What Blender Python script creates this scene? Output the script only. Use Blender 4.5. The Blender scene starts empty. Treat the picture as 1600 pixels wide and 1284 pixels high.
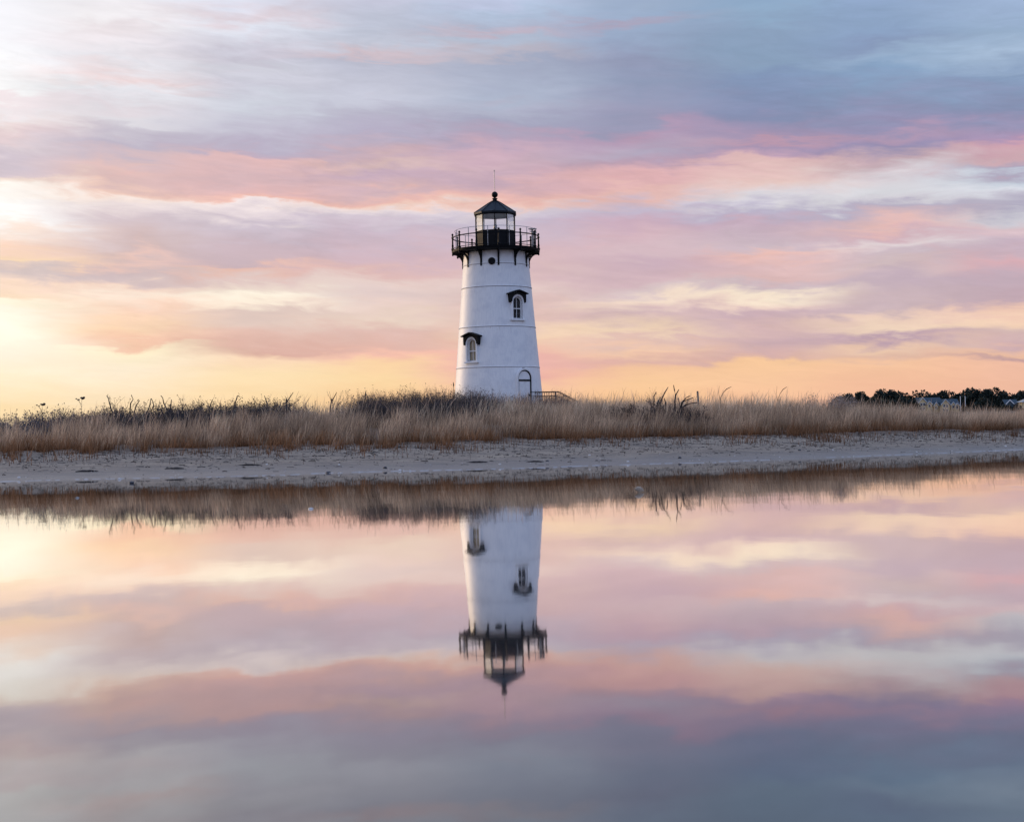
import bpy, bmesh, math, random
import numpy as np
from mathutils import Vector, Matrix
PI = math.pi
R = math.radians
SC = bpy.context.scene
COL = SC.collection

# ------------------------------------------------------------------ camera
CAM_Z = 0.84
PITCH, ROLL, FPX = 0.765, -1.1, 2222.0
cam_d = bpy.data.cameras.new('camera')
cam = bpy.data.objects.new('camera', cam_d)
COL.objects.link(cam)
cam_d.sensor_width = 36.0
cam_d.lens = 50.0
cam_d.clip_start = 0.05
cam_d.clip_end = 20000.0
cam.matrix_world = (Matrix.Translation((0, 0, CAM_Z)) @ Matrix.Rotation(R(90 + PITCH), 4, 'X')
                    @ Matrix.Rotation(R(ROLL), 4, 'Z'))
cam_d.dof.use_dof = True
cam_d.dof.focus_distance = 88.0
cam_d.dof.aperture_fstop = 9.0
SC.camera = cam
SC.view_settings.view_transform = 'Standard'
SC.view_settings.look = 'None'
SC.view_settings.exposure = 0.0
SC.view_settings.gamma = 1.0
SC.view_settings.use_curve_mapping = False
SC.cycles.max_bounces = 8
SC.cycles.transparent_max_bounces = 16
SC.cycles.glossy_bounces = 4
SC.cycles.use_denoising = True
SC.cycles.caustics_reflective = False
SC.cycles.caustics_refractive = False


def at(px, Y, d):
    """photograph reading (px, Y) at depth d -> point of the place"""
    r = R(-ROLL)
    dx, dy = px - 800.0, 642.0 - Y
    a = dx * math.cos(r) + dy * math.sin(r)
    b = -dx * math.sin(r) + dy * math.cos(r)
    return Vector((a / FPX * d, d, CAM_Z + d * math.tan(math.atan(b / FPX) + R(PITCH))))


def s2l(c):
    c = c / 255.0
    return c / 12.92 if c <= 0.04045 else ((c + 0.055) / 1.055) ** 2.4


# ------------------------------------------------------------------ node helper
class NT:
    def __init__(self, tree):
        self.t = tree
        self.n = tree.nodes
        self.l = tree.links

    def node(self, kind, **kw):
        n = self.n.new(kind)
        for k, v in kw.items():
            setattr(n, k, v)
        return n

    def put(self, sock, v):
        if hasattr(v, 'is_output') or isinstance(v, bpy.types.NodeSocket):
            self.l.new(v, sock)
        elif v is not None:
            sock.default_value = v

    def math(self, op, a, b=None, c=None, clamp=False):
        n = self.node('ShaderNodeMath', operation=op)
        n.use_clamp = clamp
        self.put(n.inputs[0], a)
        if b is not None: self.put(n.inputs[1], b)
        if c is not None: self.put(n.inputs[2], c)
        return n.outputs[0]

    def maprange(self, v, a, b, c=0.0, d=1.0, smooth=False):
        n = self.node('ShaderNodeMapRange')
        if smooth: n.interpolation_type = 'SMOOTHSTEP'
        self.put(n.inputs[0], v)
        for i, x in enumerate((a, b, c, d)): self.put(n.inputs[i + 1], x)
        return n.outputs[0]

    def mix(self, f, a, b, blend='MIX', clamp=False):
        n = self.node('ShaderNodeMix', data_type='RGBA', blend_type=blend)
        n.clamp_result = clamp
        self.put(n.inputs[0], f)
        for s, v in ((n.inputs[6], a), (n.inputs[7], b)):
            if isinstance(v, (tuple, list)) and len(v) == 3: v = (*v, 1.0)
            self.put(s, v)
        return n.outputs[2]

    def noise(self, vec, scale, detail=4.0, rough=0.55, dist=0.0, color=False):
        n = self.node('ShaderNodeTexNoise')
        if vec is not None: self.l.new(vec, n.inputs['Vector'])
        n.inputs['Scale'].default_value = scale
        n.inputs['Detail'].default_value = detail
        n.inputs['Roughness'].default_value = rough
        n.inputs['Distortion'].default_value = dist
        return n.outputs['Color' if color else 'Fac']

    def ramp(self, fac, stops, interp='LINEAR'):
        n = self.node('ShaderNodeValToRGB')
        cr = n.color_ramp
        cr.interpolation = interp
        while len(cr.elements) > 1: cr.elements.remove(cr.elements[-1])
        for i, (p, c) in enumerate(stops):
            if isinstance(c, (int, float)): c = (c, c, c)
            e = cr.elements[0] if i == 0 else cr.elements.new(p)
            e.position = p
            e.color = (*c[:3], 1.0)
        self.put(n.inputs[0], fac)
        return n.outputs[0]

    def combine(self, x, y, z):
        n = self.node('ShaderNodeCombineXYZ')
        for i, v in enumerate((x, y, z)): self.put(n.inputs[i], v)
        return n.outputs[0]

    def vscale(self, vec, s, loc=(0, 0, 0)):
        n = self.node('ShaderNodeMapping')
        self.l.new(vec, n.inputs[0])
        n.inputs['Scale'].default_value = s
        n.inputs['Location'].default_value = loc
        return n.outputs[0]


# ------------------------------------------------------------------ sky
SUN_AZ, SUN_EL = R(-52.0), R(5.0)        # to the left of the view, low (azimuth from +Y towards +X)
SKY = {
 0: "0:243,243,250 60:246,246,252 110:250,250,253 145:246,246,247 158:243,228,232 175:240,232,236 190:240,222,222 210:232,208,212 230:220,205,213 250:210,195,208 268:218,200,210 278:245,222,208 290:254,248,240 320:253,250,248 342:252,250,248 355:253,232,220 385:254,215,192 402:254,220,180 408:232,205,195 420:215,196,196 430:240,208,190 440:253,220,198 460:253,222,190 470:255,246,220 480:253,246,220 490:255,250,232 520:255,250,230 560:254,242,205 600:254,236,185 640:254,225,160",
 200: "0:240,236,242 30:242,238,242 50:235,225,230 75:240,232,238 100:232,230,238 115:232,220,226 132:236,214,216 150:228,228,236 175:228,218,226 195:225,222,230 208:205,198,212 235:190,180,200 255:205,180,192 265:228,188,184 285:220,185,184 300:240,200,185 312:248,228,218 325:238,222,222 345:215,196,204 370:212,188,192 390:212,185,186 405:235,195,186 418:208,186,190 430:215,192,194 440:248,214,196 455:250,228,210 468:252,225,200 480:253,212,188 500:254,216,180 515:254,214,176 528:245,198,175 540:250,198,170 547:254,238,200 575:254,238,195 600:254,232,185 640:254,222,160",
 400: "0:222,224,240 25:222,208,218 45:222,226,240 75:210,210,224 90:200,196,212 110:205,205,218 140:205,204,220 170:208,212,226 200:196,194,212 230:186,176,200 245:196,172,192 252:230,184,184 275:214,178,184 300:228,180,180 312:246,190,176 318:244,228,228 330:225,215,225 345:205,190,206 375:204,180,192 405:206,180,190 415:238,190,176 430:228,200,196 448:240,220,206 460:254,242,222 472:250,232,212 485:224,198,190 500:230,202,192 520:232,190,178 540:226,180,170 550:220,170,158 558:244,184,156 565:253,218,170 590:254,226,165 630:254,218,150",
 600: "0:196,198,220 25:196,196,218 50:190,196,216 75:196,200,218 88:210,190,200 100:186,188,208 125:192,192,212 160:198,200,218 180:186,184,205 215:180,172,198 228:190,168,192 240:204,172,184 255:214,182,182 270:200,170,190 295:214,178,184 310:238,184,174 320:244,206,190 326:236,220,222 340:212,198,212 360:204,184,202 400:212,180,192 418:225,184,182 435:232,206,200 455:226,202,200 475:234,206,198 495:236,210,194 515:226,186,178 545:228,180,168 556:248,190,158 568:253,212,150 590:254,218,150 620:254,206,138",
 800: "0:188,198,228 20:178,196,224 45:176,186,212 58:196,180,198 70:176,190,214 92:185,180,196 105:164,172,198 125:168,176,202 150:172,182,206 175:176,180,204 195:166,166,194 215:182,160,186 235:204,168,186 255:206,172,186 275:198,166,184 295:226,176,178 310:236,182,174 322:240,198,186 330:214,202,214 345:196,184,206 370:206,180,198 395:214,180,190 425:222,188,190 445:228,200,196 460:222,188,186 495:228,190,182 515:244,208,184 530:246,208,176 545:244,190,168 555:244,182,162 585:242,176,156 605:250,196,150 630:252,196,140",
 1000: "0:158,178,208 20:156,176,208 35:172,164,190 50:152,172,204 75:146,164,194 100:144,152,184 130:140,152,184 165:146,154,186 190:156,154,186 205:184,154,184 225:190,164,190 240:180,168,194 255:186,156,180 275:226,174,178 290:222,172,176 305:230,182,176 318:216,178,190 328:196,184,208 345:206,172,192 370:214,178,190 395:214,184,194 410:206,174,190 440:214,180,190 455:218,196,198 468:244,218,198 478:232,204,194 490:210,178,184 505:232,198,184 520:244,212,182 530:228,190,180 545:246,200,168 560:224,176,166 572:246,194,152 600:253,202,150 630:252,196,140",
 1200: "0:138,168,202 25:140,170,202 45:136,160,192 65:134,156,190 90:134,160,192 120:126,148,186 150:128,146,184 175:134,144,182 195:146,146,184 212:168,148,182 222:192,152,176 235:170,148,182 245:192,158,184 255:226,184,184 270:224,190,192 285:230,196,190 300:222,206,212 315:218,214,222 330:188,180,206 345:200,172,192 365:204,182,194 385:208,186,198 400:236,186,178 415:224,186,188 435:224,184,184 450:206,184,194 465:248,228,204 480:236,206,194 490:204,172,184 515:216,180,180 535:204,170,180 555:218,174,168 562:252,200,150 600:253,200,154 630:250,190,148",
 1400: "0:146,172,212 25:138,164,200 50:138,164,202 70:134,154,192 90:148,174,206 115:130,160,196 145:134,152,188 175:138,148,184 195:150,144,182 210:176,148,178 225:150,142,182 235:178,150,182 248:198,168,180 260:214,194,202 275:220,214,222 300:218,218,226 315:212,208,218 325:184,176,200 340:206,170,190 355:232,186,182 370:212,176,188 385:226,212,216 400:206,186,198 420:210,186,190 445:196,172,188 470:196,176,190 490:206,180,186 500:240,206,188 512:244,214,188 525:190,158,176 540:240,200,170 555:228,184,164 565:250,196,156 600:250,190,154 630:246,182,150",
 1600: "0:156,180,216 40:150,176,208 85:166,190,220 110:150,176,206 130:132,156,192 170:138,148,186 185:150,144,184 198:168,148,184 215:176,146,182 228:208,158,174 250:210,170,180 262:174,164,190 275:196,206,222 290:220,224,236 305:196,192,210 325:178,172,196 340:206,204,216 355:220,192,200 375:200,176,194 400:206,176,190 415:220,172,182 440:198,172,188 475:198,168,182 490:240,196,176 505:246,208,180 520:220,188,182 535:208,172,178 548:242,190,158 554:190,152,160 562:242,186,160 600:244,186,156 635:240,180,156",
}
EL_MAX = 0.36


def column(px):
    st = []
    for w in SKY[px].split():
        y, c = w.split(':')
        r = R(-ROLL)
        dx, dy = px - 800.0, 642.0 - float(y)
        b = -dx * math.sin(r) + dy * math.cos(r)
        el = math.atan(b / math.hypot(FPX, dx)) + R(PITCH)
        cc = tuple(s2l(float(q)) for q in c.split(','))
        if float(y) > 550 and px < 900:
            cc = (cc[0], cc[1] * 0.985, cc[2] * 1.16)
        lum = 0.3 * cc[0] + 0.6 * cc[1] + 0.1 * cc[2]
        cc = tuple(lum + (q - lum) * 0.89 for q in cc)
        cc = (cc[0] * 1.01, cc[1] * 1.005, cc[2] * 1.0)
        k = 1.0 + 0.05 * max(0.0, min(1.0, (sum(cc) / 3 - 0.72) / 0.22))     # blown-out highlights are brighter than white
        st.append([el / EL_MAX, tuple(q * k for q in cc)])
    st.sort(key=lambda s: s[0])
    st[0][0] = max(0.0, st[0][0])
    top = st[-1][1]
    st.append([1.0, tuple(0.55 * a + 0.45 * b for a, b in zip(top, (0.40, 0.47, 0.66)))])
    while len(st) > 30:                       # drop the stop that its neighbours explain best
        best, bi = 1e9, 1
        for i in range(1, len(st) - 1):
            (p0, c0), (p1, c1), (p2, c2) = st[i - 1], st[i], st[i + 1]
            t = (p1 - p0) / (p2 - p0)
            e = sum(abs(a + (b - a) * t - m) for a, b, m in zip(c0, c2, c1)) * (p2 - p0)
            if e < best: best, bi = e, i
        st.pop(bi)
    return st


world = bpy.data.worlds.new('World')
SC.world = world
world.use_nodes = True
W = NT(world.node_tree)
W.n.clear()
tc = W.node('ShaderNodeTexCoord')
sp = W.node('ShaderNodeSeparateXYZ')
W.l.new(tc.outputs['Generated'], sp.inputs[0])
dx_, dy_, dz_ = sp.outputs
az = W.math('ARCTAN2', dx_, dy_)
el = W.math('ARCSINE', W.math('MAXIMUM', W.math('MINIMUM', dz_, 0.9999), 0.0))
# cloud streaks: noise in direction space, long in the horizontal and thin in the vertical
base = W.combine(dx_, dy_, W.math('MULTIPLY', el, 5.5))
slant = W.combine(W.math('ADD', dx_, W.math('MULTIPLY', el, 0.9)), dy_, W.math('ADD', W.math('MULTIPLY', el, 5.5), W.math('MULTIPLY', dx_, 0.18)))
w_big = W.noise(base, 3.2, 3.0, 0.5)
patchy = W.combine(dx_, dy_, W.math('MULTIPLY', el, 2.8))
w_mid = W.noise(W.vscale(patchy, (1, 1, 1), (3.1, 7.7, 1.3)), 13.0, 5.0, 0.55, 0.5)
w_fine = W.noise(slant, 20.0, 6.0, 0.56, 0.7)
w_az = W.noise(W.vscale(base, (1, 1, 1), (9.2, 1.7, 4.3)), 6.0, 4.0, 0.6)
fade = W.maprange(el, 0.0, 0.10, 0.35, 1.0)
warp = W.math('MULTIPLY', W.math('SUBTRACT', w_big, 0.5), 0.010)
warp = W.math('ADD', warp, W.math('MULTIPLY', W.math('SUBTRACT', w_mid, 0.5), 0.030))
warp = W.math('ADD', warp, W.math('MULTIPLY', W.math('SUBTRACT', w_fine, 0.5), 0.026))
warp = W.math('MULTIPLY', warp, fade)
elw = W.math('DIVIDE', W.math('ADD', el, warp), EL_MAX, clamp=True)
azw = W.math('ADD', az, W.math('MULTIPLY', W.math('SUBTRACT', w_az, 0.5), 0.09))
pxs = sorted(SKY)
azs = [math.atan((p - 800) / FPX) for p in pxs]
col = W.ramp(elw, column(pxs[0]))
for i in range(1, len(pxs)):
    f = W.maprange(azw, azs[i - 1], azs[i], smooth=True)
    col = W.mix(f, col, W.ramp(elw, column(pxs[i])))
# beyond the frame: to the left the glow of the low sun, all round a quiet blue-grey dusk
glow_c = W.ramp(elw, [(0.0, (1.5, 1.02, 0.55)), (0.25, (1.5, 1.16, 0.80)), (0.55, (1.15, 0.98, 0.90)), (1.0, (0.85, 0.86, 0.98))])
f_left = W.maprange(az, -0.38, -0.75, smooth=True)
col = W.mix(f_left, col, glow_c)
back_c = W.ramp(W.math('DIVIDE', el, 1.57), [(0.0, (0.56, 0.55, 0.74)), (0.10, (0.56, 0.62, 0.92)), (0.3, (0.46, 0.62, 1.02)), (1.0, (0.38, 0.54, 0.94))])
away = W.math('ABSOLUTE', W.math('SUBTRACT', az, -0.35))
f_back = W.maprange(away, 0.95, 2.3, smooth=True)
col = W.mix(f_back, col, back_c)
col = W.mix(W.maprange(el, 0.33, 0.85, smooth=True), col, back_c)
# fine wisps: brightness and a touch of pink
cirrus = W.combine(W.math('ADD', dx_, W.math('MULTIPLY', el, 0.7)), dy_, W.math('ADD', W.math('MULTIPLY', el, 5.0), W.math('MULTIPLY', dx_, 0.25)))
wisp = W.noise(cirrus, 30.0, 7.0, 0.58, 1.1)
patch_m = W.maprange(W.noise(W.vscale(patchy, (1, 1, 1), (2.2, 0.7, 5.3)), 7.0, 3.0, 0.5), 0.38, 0.64, 0.08, 1.0)
val = W.math('ADD', 1.0, W.math('MULTIPLY', W.maprange(wisp, 0.30, 0.70, -0.06, 0.06), patch_m))
wisp2 = W.noise(W.vscale(slant, (1, 1, 1), (5.5, 2.2, 8.1)), 9.0, 6.0, 0.65, 0.5)
val2 = W.maprange(wisp2, 0.3, 0.7, 0.94, 1.06)
vv = W.math('MULTIPLY', W.math('ADD', W.math('MULTIPLY', W.math('SUBTRACT', W.math('MULTIPLY', val, val2), 1.0), fade), 1.0), 1.0)
col = W.mix(1.0, col, W.combine(vv, vv, vv), 'MULTIPLY')
pk = W.noise(W.vscale(slant, (1, 1, 1), (1.5, 6.2, 3.1)), 12.0, 5.0, 0.6, 0.7)
pf = W.math('MULTIPLY', W.maprange(pk, 0.60, 0.74, 0.0, 0.20), W.maprange(el, 0.06, 0.12, smooth=True))
col = W.mix(pf, col, W.mix(1.0, col, (1.20, 0.88, 0.84), 'MULTIPLY'))
# below the horizon (never seen): dull water-like grey
col = W.mix(W.maprange(dz_, -0.02, 0.0), (0.16, 0.16, 0.18), col)
bg1 = W.node('ShaderNodeBackground')
W.l.new(col, bg1.inputs[0])
bg1.inputs[1].default_value = 0.97
sky = W.node('ShaderNodeTexSky', sky_type='NISHITA')
sky.sun_disc = False
sky.sun_elevation = SUN_EL
sky.sun_rotation = SUN_AZ
sky.air_density = 1.0
sky.dust_density = 1.0
bg2 = W.node('ShaderNodeBackground')
W.l.new(sky.outputs[0], bg2.inputs[0])
bg2.inputs[1].default_value = 0.006         # what little clear dusk sky shows through the cloud sheet
add = W.node('ShaderNodeAddShader')
W.l.new(bg1.outputs[0], add.inputs[0])
W.l.new(bg2.outputs[0], add.inputs[1])
wo = W.node('ShaderNodeOutputWorld')
W.l.new(add.outputs[0], wo.inputs[0])

sun_d = bpy.data.lights.new('sun', 'SUN')
sun_d.energy = 2.1
sun_d.angle = R(14)
sun_d.color = (1.0, 0.72, 0.46)
sun = bpy.data.objects.new('sun', sun_d)
COL.objects.link(sun)
sd = Vector((math.sin(SUN_AZ) * math.cos(SUN_EL), math.cos(SUN_AZ) * math.cos(SUN_EL), math.sin(SUN_EL)))
sun.rotation_euler = (-sd).to_track_quat('-Z', 'Y').to_euler()


# ------------------------------------------------------------------ materials
def material(name):
    m = bpy.data.materials.new(name)
    m.use_nodes = True
    t = NT(m.node_tree)
    b = t.n['Principled BSDF']
    return m, t, b


def simple(name, colr, rough=0.6, spec=0.5, var=0.15, scale=6.0, metal=0.0, bump=0.0):
    m, t, b = material(name)
    tcn = t.node('ShaderNodeTexCoord').outputs['Object']
    n = t.noise(tcn, scale, 5.0, 0.6)
    lo = tuple(c * (1 - var) for c in colr)
    hi = tuple(min(1.0, c * (1 + var)) for c in colr)
    t.l.new(t.ramp(n, [(0.3, lo), (0.7, hi)]), b.inputs['Base Color'])
    b.inputs['Roughness'].default_value = rough
    b.inputs['Metallic'].default_value = metal
    b.inputs['Specular IOR Level'].default_value = spec
    if bump:
        bn = t.node('ShaderNodeBump')
        bn.inputs['Strength'].default_value = bump
        bn.inputs['Distance'].default_value = 0.02
        t.l.new(t.noise(tcn, scale * 5, 5.0, 0.6), bn.inputs['Height'])
        t.l.new(bn.outputs[0], b.inputs['Normal'])
    return m


def mat_white_iron():
    m, t, b = material('white_painted_iron')
    g = t.node('ShaderNodeTexCoord').outputs['Object']
    s = t.node('ShaderNodeSeparateXYZ')
    t.l.new(g, s.inputs[0])
    ang = t.math('ARCTAN2', s.outputs[0], s.outputs[1])
    streak_v = t.combine(t.math('MULTIPLY', ang, 14.0), t.math('MULTIPLY', s.outputs[2], 0.55), 0.0)
    streak = t.noise(streak_v, 3.0, 6.0, 0.65)
    blot = t.noise(g, 1.3, 6.0, 0.62)
    col = t.ramp(streak, [(0.30, (0.70, 0.71, 0.72)), (0.52, (0.79, 0.79, 0.78)), (0.75, (0.82, 0.82, 0.81))])
    col = t.mix(t.maprange(blot, 0.48, 0.70, 0.0, 0.55), col, (0.56, 0.58, 0.62))
    base_g = t.math('MULTIPLY', t.maprange(s.outputs[2], 4.2, 2.3), t.maprange(t.noise(g, 3.0, 6.0, 0.7), 0.4, 0.65))
    col = t.mix(t.math('MULTIPLY', base_g, 0.5), col, (0.42, 0.40, 0.36))
    # rust weeping from the seams and the gallery brackets
    rust_n = t.noise(t.combine(t.math('MULTIPLY', ang, 30.0), t.math('MULTIPLY', s.outputs[2], 0.8), 3.0), 1.6, 5.0, 0.6)
    below = None
    for zs in (11.52, 10.04, 7.46, 4.86):
        k = t.math('MULTIPLY', t.maprange(s.outputs[2], zs - 0.55, zs - 0.02, 0.0, 1.0), t.math('LESS_THAN', s.outputs[2], zs))
        below = k if below is None else t.math('MAXIMUM', below, k)
    rf = t.math('MULTIPLY', t.maprange(rust_n, 0.60, 0.74), below)
    col = t.mix(t.math('MULTIPLY', rf, 0.7), col, (0.34, 0.20, 0.10))
    fleck = t.maprange(t.noise(g, 9.0, 6.0, 0.7), 0.66, 0.72)
    col = t.mix(t.math('MULTIPLY', fleck, 0.35), col, (0.34, 0.33, 0.33))
    t.l.new(col, b.inputs['Base Color'])
    b.inputs['Roughness'].default_value = 0.5
    b.inputs['Specular IOR Level'].default_value = 0.35
    bn = t.node('ShaderNodeBump')
    bn.inputs['Strength'].default_value = 0.25
    bn.inputs['Distance'].default_value = 0.03
    t.l.new(t.noise(g, 2.2, 5.0, 0.5), bn.inputs['Height'])
    t.l.new(bn.outputs[0], b.inputs['Normal'])
    return m


def mat_sand():
    m, t, b = material('sand')
    g = t.node('ShaderNodeNewGeometry').outputs['Position']
    s = t.node('ShaderNodeSeparateXYZ')
    t.l.new(g, s.inputs[0])
    n1 = t.noise(g, 0.9, 6.0, 0.6)
    n2 = t.noise(g, 14.0, 5.0, 0.7)
    n3 = t.noise(t.vscale(g, (0.5, 2.2, 1.0)), 1.6, 6.0, 0.65)
    col = t.ramp(n1, [(0.3, (0.28, 0.205, 0.142)), (0.7, (0.41, 0.31, 0.215))])
    col = t.mix(t.maprange(n3, 0.47, 0.62, 0.0, 0.8), col, (0.14, 0.105, 0.075))
    col = t.mix(t.maprange(n2, 0.42, 0.7, 0.0, 0.6), col, (0.15, 0.115, 0.085))
    # dark flecks of wrack and grit
    vo = t.node('ShaderNodeTexVoronoi')
    t.l.new(t.vscale(g, (1.0, 1.0, 1.0)), vo.inputs['Vector'])
    vo.inputs['Scale'].default_value = 9.0
    fl = t.math('MULTIPLY', t.maprange(vo.outputs['Distance'], 0.30, 0.16), t.maprange(t.noise(g, 1.6, 4.0), 0.40, 0.56))
    col = t.mix(t.math('MULTIPLY', fl, 0.75), col, (0.06, 0.045, 0.035))
    wet = t.maprange(t.math('ADD', s.outputs[2], t.math('MULTIPLY', t.math('SUBTRACT', n1, 0.5), 0.10)), 0.20, 0.03)
    col = t.mix(t.math('MULTIPLY', wet, 0.62), col, (0.115, 0.09, 0.07))
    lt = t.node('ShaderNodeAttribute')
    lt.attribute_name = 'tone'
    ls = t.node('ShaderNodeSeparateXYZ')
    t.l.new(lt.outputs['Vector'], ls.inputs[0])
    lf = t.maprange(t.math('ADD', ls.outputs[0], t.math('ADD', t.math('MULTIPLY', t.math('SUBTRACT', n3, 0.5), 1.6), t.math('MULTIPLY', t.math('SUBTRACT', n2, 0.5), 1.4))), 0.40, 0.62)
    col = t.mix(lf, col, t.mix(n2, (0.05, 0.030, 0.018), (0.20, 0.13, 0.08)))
    t.l.new(col, b.inputs['Base Color'])
    t.l.new(t.maprange(wet, 0.0, 1.0, 0.9, 0.45), b.inputs['Roughness'])
    bn = t.node('ShaderNodeBump')
    bn.inputs['Strength'].default_value = 0.8
    bn.inputs['Distance'].default_value = 0.05
    t.l.new(t.math('ADD', t.noise(g, 5.0, 7.0, 0.65), t.math('MULTIPLY', n2, 0.3)), bn.inputs['Height'])
    t.l.new(bn.outputs[0], b.inputs['Normal'])
    return m


def mat_water():
    m, t, b = material('water')
    g = t.node('ShaderNodeNewGeometry').outputs['Position']
    murk = t.ramp(t.noise(g, 0.25, 4.0), [(0.3, (0.030, 0.032, 0.036)), (0.7, (0.048, 0.047, 0.048))])
    t.l.new(murk, b.inputs['Base Color'])
    b.inputs['Roughness'].default_value = 0.9
    b.inputs['Specular IOR Level'].default_value = 0.0
    h = t.math('ADD', t.math('MULTIPLY', t.noise(t.vscale(g, (1.0, 0.55, 1.0)), 0.55, 2.0, 0.5), 1.0),
               t.math('MULTIPLY', t.noise(t.vscale(g, (1.0, 0.6, 1.0)), 2.6, 3.0, 0.5), 0.16))
    bn = t.node('ShaderNodeBump')
    bn.inputs['Strength'].default_value = 1.0
    bn.inputs['Distance'].default_value = 0.0022
    t.l.new(h, bn.inputs['Height'])
    gl = t.node('ShaderNodeBsdfGlossy')
    gl.inputs['Roughness'].default_value = 0.030
    gl.inputs['Color'].default_value = (1.0, 0.975, 0.94, 1.0)
    gl.distribution = 'MULTI_GGX'
    t.l.new(bn.outputs[0], gl.inputs['Normal'])
    lw = t.node('ShaderNodeLayerWeight')
    lw.inputs['Blend'].default_value = 0.5
    fac = t.math('MINIMUM', t.math('MULTIPLY', t.math('POWER', lw.outputs['Facing'], 5.3), 1.72), 1.0)
    mx = t.node('ShaderNodeMixShader')
    t.l.new(fac, mx.inputs[0])
    t.l.new(b.outputs[0], mx.inputs[1])
    t.l.new(gl.outputs[0], mx.inputs[2])
    t.l.new(mx.outputs[0], t.n['Material Output'].inputs[0])
    return m


def mat_glass(name='window_glass', p=5.0, k=0.9):
    m, t, b = material(name)
    t.n.remove(b)
    tr = t.node('ShaderNodeBsdfTransparent')
    tr.inputs[0].default_value = (0.975, 0.985, 0.985, 1)
    gl = t.node('ShaderNodeBsdfGlossy')
    gl.inputs['Roughness'].default_value = 0.02
    lw = t.node('ShaderNodeLayerWeight')
    lw.inputs['Blend'].default_value = 0.5
    mx = t.node('ShaderNodeMixShader')
    t.l.new(t.math('ADD', t.math('MULTIPLY', t.math('POWER', lw.outputs['Facing'], p), k), 0.012, clamp=True), mx.inputs[0])
    t.l.new(tr.outputs[0], mx.inputs[1])
    t.l.new(gl.outputs[0], mx.inputs[2])
    t.l.new(mx.outputs[0], t.n['Material Output'].inputs[0])
    return m


def mat_attr(name, rough=0.8, trans=0.0):
    """colour of each blade, twig or leaf from the mesh's own colour attribute 'tone'"""
    m, t, b = material(name)
    a = t.node('ShaderNodeAttribute')
    a.attribute_name = 'tone'
    t.l.new(a.outputs['Color'], b.inputs['Base Color'])
    b.inputs['Roughness'].default_value = rough
    b.inputs['Specular IOR Level'].default_value = 0.15
    if trans:
        tl = t.node('ShaderNodeBsdfTranslucent')
        t.l.new(a.outputs['Color'], tl.inputs[0])
        mx = t.node('ShaderNodeMixShader')
        mx.inputs[0].default_value = trans
        t.l.new(b.outputs[0], mx.inputs[1])
        t.l.new(tl.outputs[0], mx.inputs[2])
        t.l.new(mx.outputs[0], t.n['Material Output'].inputs[0])
    return m


M = dict(
    white=mat_white_iron(),
    trim=simple('white_trim_paint', (0.76, 0.76, 0.76), 0.5, var=0.06),
    black=simple('black_iron_paint', (0.004, 0.0045, 0.006), 0.55, spec=0.12, var=0.3, scale=4.0),
    copper=simple('black_roof_metal', (0.004, 0.008, 0.013), 0.5, spec=0.2, var=0.3, scale=3.0),
    grime_shade=simple('seam_grime_shade', (0.14, 0.13, 0.15), 0.8, var=0.4),
    door=simple('pale_door_paint', (0.76, 0.76, 0.76), 0.6, var=0.10, scale=3.0),
    inner=simple('lantern_inside_paint', (0.55, 0.60, 0.60), 0.6, var=0.05),
    curtain=simple('tan_blind', (0.40, 0.32, 0.22), 0.8, var=0.12, scale=8.0),
    room=simple('dark_room', (0.006, 0.007, 0.011), 0.9, spec=0.0),
    glass=mat_glass(),
    lglass=mat_glass('lantern_glass', 1.4, 0.95),
    steel=simple('bare_metal', (0.32, 0.31, 0.30), 0.45, metal=0.6),
    granite=simple('granite', (0.30, 0.29, 0.28), 0.85, var=0.25, scale=14.0, bump=0.4),
    wood=simple('weathered_wood', (0.14, 0.11, 0.095), 0.8, var=0.3, scale=9.0),
    sand=mat_sand(),
    water=mat_water(),
    grass=mat_attr('dry_grass', 0.75, 0.22),
    twig=mat_attr('twigs', 0.85),
    leaf=mat_attr('tree_leaves', 0.7, 0.15),
    shell=simple('shell', (0.62, 0.58, 0.54), 0.4, var=0.15, scale=20.0),
    stone=simple('dark_stone', (0.045, 0.045, 0.055), 0.6, var=0.4, scale=20.0),
    sky_shine=simple('sky_shine', (0.36, 0.34, 0.34), 0.6, var=0.15, scale=12.0),  # pale colour stands in for sky reflected along the wet edge
    wrack=simple('dried_seaweed', (0.035, 0.026, 0.022), 0.85, var=0.4, scale=12.0),
    siding=simple('tan_siding', (0.68, 0.50, 0.26), 0.8, var=0.12, scale=0.6),
    slate=simple('blue_grey_shingle', (0.035, 0.058, 0.075), 0.85, var=0.2, scale=0.7),
    housewhite=simple('house_trim', (0.75, 0.75, 0.74), 0.6, var=0.05),
    hglass=simple('dark_pane', (0.02, 0.025, 0.035), 0.1, var=0.1),
    bark=simple('bark', (0.06, 0.05, 0.04), 0.9, var=0.3),
)


# ------------------------------------------------------------------ mesh helpers
def link(name, me, mat=None, parent=None, smooth=False, angle=None):
    if mat is not None and not me.materials:
        me.materials.append(mat)
    if smooth:
        me.shade_smooth()
        if angle is not None: me.set_sharp_from_angle(angle=R(angle))
    o = bpy.data.objects.new(name, me)
    COL.objects.link(o)
    o.parent = parent
    return o


def bm_obj(name, bm, mat=None, parent=None, smooth=False, angle=35):
    bmesh.ops.recalc_face_normals(bm, faces=bm.faces)
    me = bpy.data.meshes.new(name)
    bm.to_mesh(me)
    bm.free()
    return link(name, me, mat, parent, smooth, angle)


def tag(o, label=None, cat=None, group=None, kind=None):
    if label: o['label'] = label
    if cat: o['category'] = cat
    if group: o['group'] = group
    if kind: o['kind'] = kind
    return o


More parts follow.
